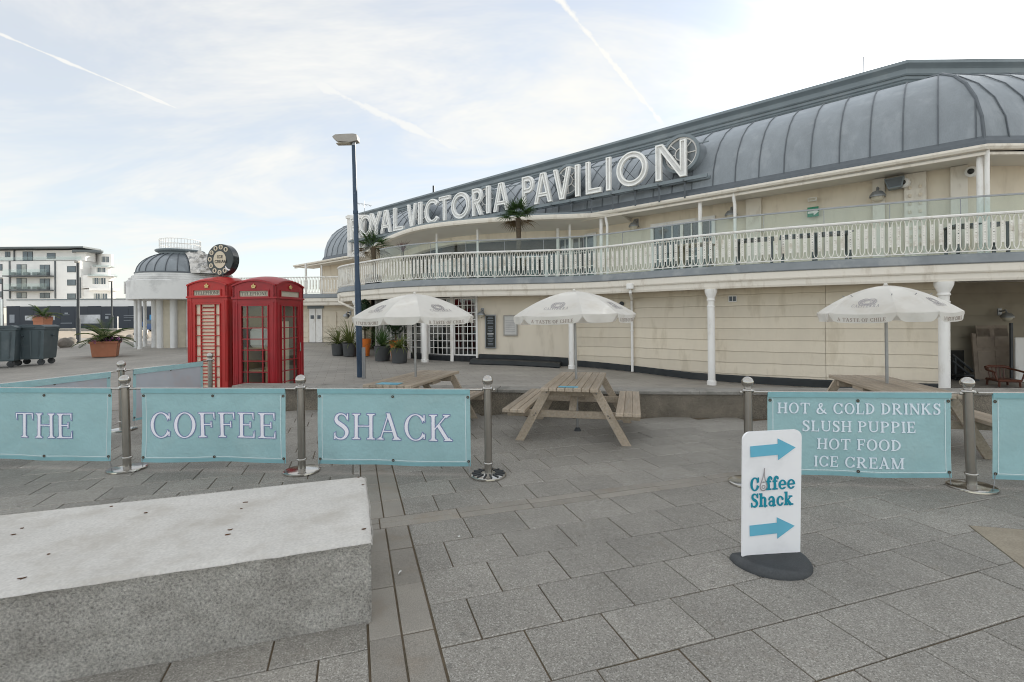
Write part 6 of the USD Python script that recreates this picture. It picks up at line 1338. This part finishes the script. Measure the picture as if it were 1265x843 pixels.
t, w, h = sign_box('menu_board', 'tall black menu board on the rendered wall', 'sign', 599.5, 389, 613, 430.5, 0, 0); part(t, 'frame', box(-w/2, w/2, -.03, .0, 0, h, .006), 'grey_metal'); part(t, 'board', box(-w/2 + .03, w/2 - .03, -.036, -.03, .03, h - .03), 'black_paint')
for i in range(18):
    if i in (5,): continue
    z = h - .08 - i * (h - .14) / 18; ww = w * (.16 + .14 * rng.random()); part(t, 'print_line', box(-ww, ww, -.038, -.0362, z - .008, z + .008), 'print_line')
part(t, 'white_strip', box(-w * .28, w * .28, -.038, -.0362, h * .42, h * .44), 'white')
t, w, h = sign_box('notice_frame', 'pale framed notice half hidden by the middle parasol', 'notice', 622.5, 389.5, 640, 415, 0, 0); part(t, 'frame', box(-w/2, w/2, -.03, .0, 0, h, .006), 'lamp_grey'); part(t, 'paper', box(-w/2 + .04, w/2 - .04, -.035, -.03, .04, h - .04), 'pale_cloth')
for i in range(7): part(t, 'print_line', box(-w/2 + .07, w/2 - .09, -.037, -.0352, h * .2 + i * h * .09, h * .2 + i * h * .09 + .012), 'grey_ink')
t, w, h = sign_box('exit_sign', 'green emergency exit sign hanging under the white light on the upper wall', 'sign', 999, 256, 1013, 268, 0, 0, 'H'); part(t, 'panel', box(-w/2, w/2, -.02, .0, 0, h), 'exit_green'); part(t, 'arrow', tr(stand(ext(Polygon([(-.12, .04), (.02, .04), (.02, -.02), (.14, .07), (.02, .16), (.02, .1), (-.12, .1)]), .004)), (0, -.02, h * .2)), 'white')
t, w, h = sign_box('emergency_light', 'small white strip light on the upper wall above the exit sign', 'light', 1000, 244.5, 1011, 249, 0, 0, 'H'); part(t, 'case', box(-w/2, w/2, -.07, .0, 0, h, .01), 'white'); part(t, 'lens', box(-w/2 + .02, w/2 - .02, -.078, -.07, .02, h - .02), 'opal')
p = hallp(1105, 227, .75); t = thing('loudspeaker', 'grey box loudspeaker high on the upper wall', 'loudspeaker', p, aE); part(t, 'case', tr(stand(ext(Polygon([(-.2, .12), (.2, .14), (.16, -.12), (-.12, -.14)]), .26)), (0, .13, 0)), 'lead_trim'); part(t, 'grille', tr(stand(ext(Polygon([(-.17, .09), (.17, .11), (.13, -.09), (-.1, -.11)]), .01)), (0, -.132, 0)), 'lead_seam')
for u, v, lb in ((1117, 226, 'white dome camera right of the loudspeaker'), (1201, 212.5, 'white dome camera beside the corner veranda posts')):
    p = hallp(u, v, .78); t = thing('security_camera', lb, 'camera', p, aE - .3, 'dome cameras on the upper wall'); part(t, 'housing', tr(lathe([(0, 0), (.1, 0), (.12, .04), (.12, .16), (0, .2)], 16), (0, .1, 0), 0, PI / 2), 'white', 35); part(t, 'lens', tr(sphere(.065, n=14), (0, -.085, 0)), 'black_paint', True)
# recess at the right: old door, armchair, steps, white board
def ground_at(u, Y): x = at(u, 400, Y)[0]; return np.array([x, Y, float(gh(x, Y))])
od = thing('old_door', 'worn grey-brown panelled door leaning in the recess', 'door', (at(1228, 400, 12.85)[0], 12.85, float(gh(12.6, 12.85))), 0, tilt=(-4, 0)); z1 = at(1228, 412, 12.85)[2] - float(gh(12.6, 12.85))
part(od, 'leaf', box(-.52, .52, -.02, .02, 0, z1), 'old_panel')
for x0, x1_, za, zb in ((-.42, -.05, .15, .75), (.05, .42, .15, .75), (-.42, -.05, .85, 1.35), (.05, .42, .85, 1.35), (-.42, .42, 1.42, z1 - .08)): part(od, 'door_panel', box(x0, x1_, -.03, -.02, za, zb, .004), 'old_panel')
wb = thing('white_board', 'white board standing at the right edge of the recess', 'board', (at(1268, 400, 12.4)[0], 12.4, float(gh(13, 12.4))), 0); part(wb, 'board', box(-.3, .3, -.02, .02, .0, at(1265, 417, 12.4)[2] - float(gh(13, 12.4)), .01), 'white'); part(wb, 'batten', box(-.42, -.36, -.02, .02, 0, 1.5), 'dark_metal')
g_ = ground_at(1239, 11.8); ac = thing('armchair', 'dark red-brown wooden armchair in the recess', 'chair', g_, -.25); sh_ = at(1239, 468, 11.8)[2] - g_[2]; bh_ = at(1239, 455, 11.8)[2] - g_[2]
part(ac, 'seat', box(-.24, .24, -.24, .24, sh_ - .06, sh_, .02), 'chair_wood')
for sx in (-1, 1):
    for sy in (-1, 1): part(ac, 'leg', bar((sx * .21, sy * .21, 0), (sx * .2, sy * .2, sh_ - .05), .04), 'chair_wood')
    part(ac, 'arm', tube([(sx * .22, .24, bh_ - .02), (sx * .3, .05, bh_ - .05), (sx * .3, -.22, bh_ - .08)], .024, 8), 'chair_wood', True); part(ac, 'arm_post', rod((sx * .24, -.2, sh_ - .03), (sx * .3, -.2, bh_ - .08), .018, 8), 'chair_wood')
part(ac, 'backrest', tube([(-.24, .2, bh_), (-.12, .27, bh_ + .02), (.12, .27, bh_ + .02), (.24, .2, bh_)], .034, 8), 'chair_wood', True)
for i in range(5): part(ac, 'spindle', rod((-.14 + .07 * i, .22, sh_ - .02), (-.16 + .08 * i, .26, bh_), .012, 6), 'chair_wood')
hr = thing('stair', 'dark iron stair with sloping handrail behind the corner column', 'stair', (at(1195, 400, 12.9)[0], 12.9, float(gh(11.8, 12.9))), 0); zz0 = float(gh(11.8, 12.9)); A_ = lambda u, v: at(u, v, 12.9) - np.array([at(1195, 400, 12.9)[0], 12.9, zz0])
for d in (0, 5): part(hr, 'handrail', rod(A_(1176, 438 + d * 1.6), A_(1209, 464 + d * 1.6), .03, 8), 'dark_metal')
for u in (1180, 1208): part(hr, 'rail_post', rod(A_(u, 492), A_(u, 437 + (u - 1176) * .8), .025, 8), 'dark_metal')
for i in range(5): part(hr, 'tread', tr(box(-.13, .13, -.4, .4, -.02, .02), A_(1180 + i * 6, 462 + i * 5.5)), 'dark_metal')
part(hr, 'side_panel', tr(box(-.35, .35, .3, .34, 0, .75), A_(1188, 478) * np.array([1, 1, 0])), 'dark_inside')
p = at(1180, 380, 10.9); single('folded_parasol', 'dark hanging bracket strap behind the corner column', 'bracket', J(bar((p[0], 10.95, 1.9), (p[0] + .02, 10.95, 1.45), .07, .05), bar((p[0] - .05, 10.95, 1.93), (p[0] + .1, 10.95, 1.9), .04)), 'dark_metal') if False else None
# tables, chairs and planters on the balcony, seen through the fretwork
for i, (u, d, w, m, lb) in enumerate(((655, .9, 1.0, 'sign_white', 'pale blue balcony settle below the fan palm'), (930, .9, .9, 'dark_metal', 'dark metal balcony table left of the exit sign'), (990, .8, .8, 'dark_metal', 'dark metal balcony table under the exit sign'), (1035, .8, .8, 'dark_metal', 'dark metal balcony table right of the exit sign'), (1240, .9, 1.0, 'dark_metal', 'dark balcony bench right of the corner posts'), (845, .9, .9, 'stain_wood', 'wooden balcony table below the right-hand window'))):
    s = B.at_u(u); a = B.ang(s); q = B.at(s) - np.array([math.sin(a), -math.cos(a)]) * d; t = thing('balcony_table', lb, 'table', (*q, FL), a, 'furniture on the balcony')
    part(t, 'top', box(-w/2, w/2, -.3, .3, .68, .72, .005), m)
    for sx in (-1, 1):
        for sy in (-1, 1): part(t, 'leg', box(sx * (w/2 - .06) - .025, sx * (w/2 - .06) + .025, sy * .24 - .025, sy * .24 + .025, 0, .68), m)
# litter
for i, (u, v, lb) in enumerate(((496.5, 709, 'white scrap of litter on the band of narrow slabs'), (197, 819, 'tiny white scrap at the foot of the concrete bench'), (567, 666, 'white scrap on the first row of slabs'))):
    q = ground_hit(u, v); r = np.random.default_rng(i); m = blade((0, 0, .006), (1, .3, .25), .035, .02, 1.6, 4); single('litter', lb, 'litter', tr(m, q + np.array([0, 0, .003]), r.uniform(0, 6)), 'litter')
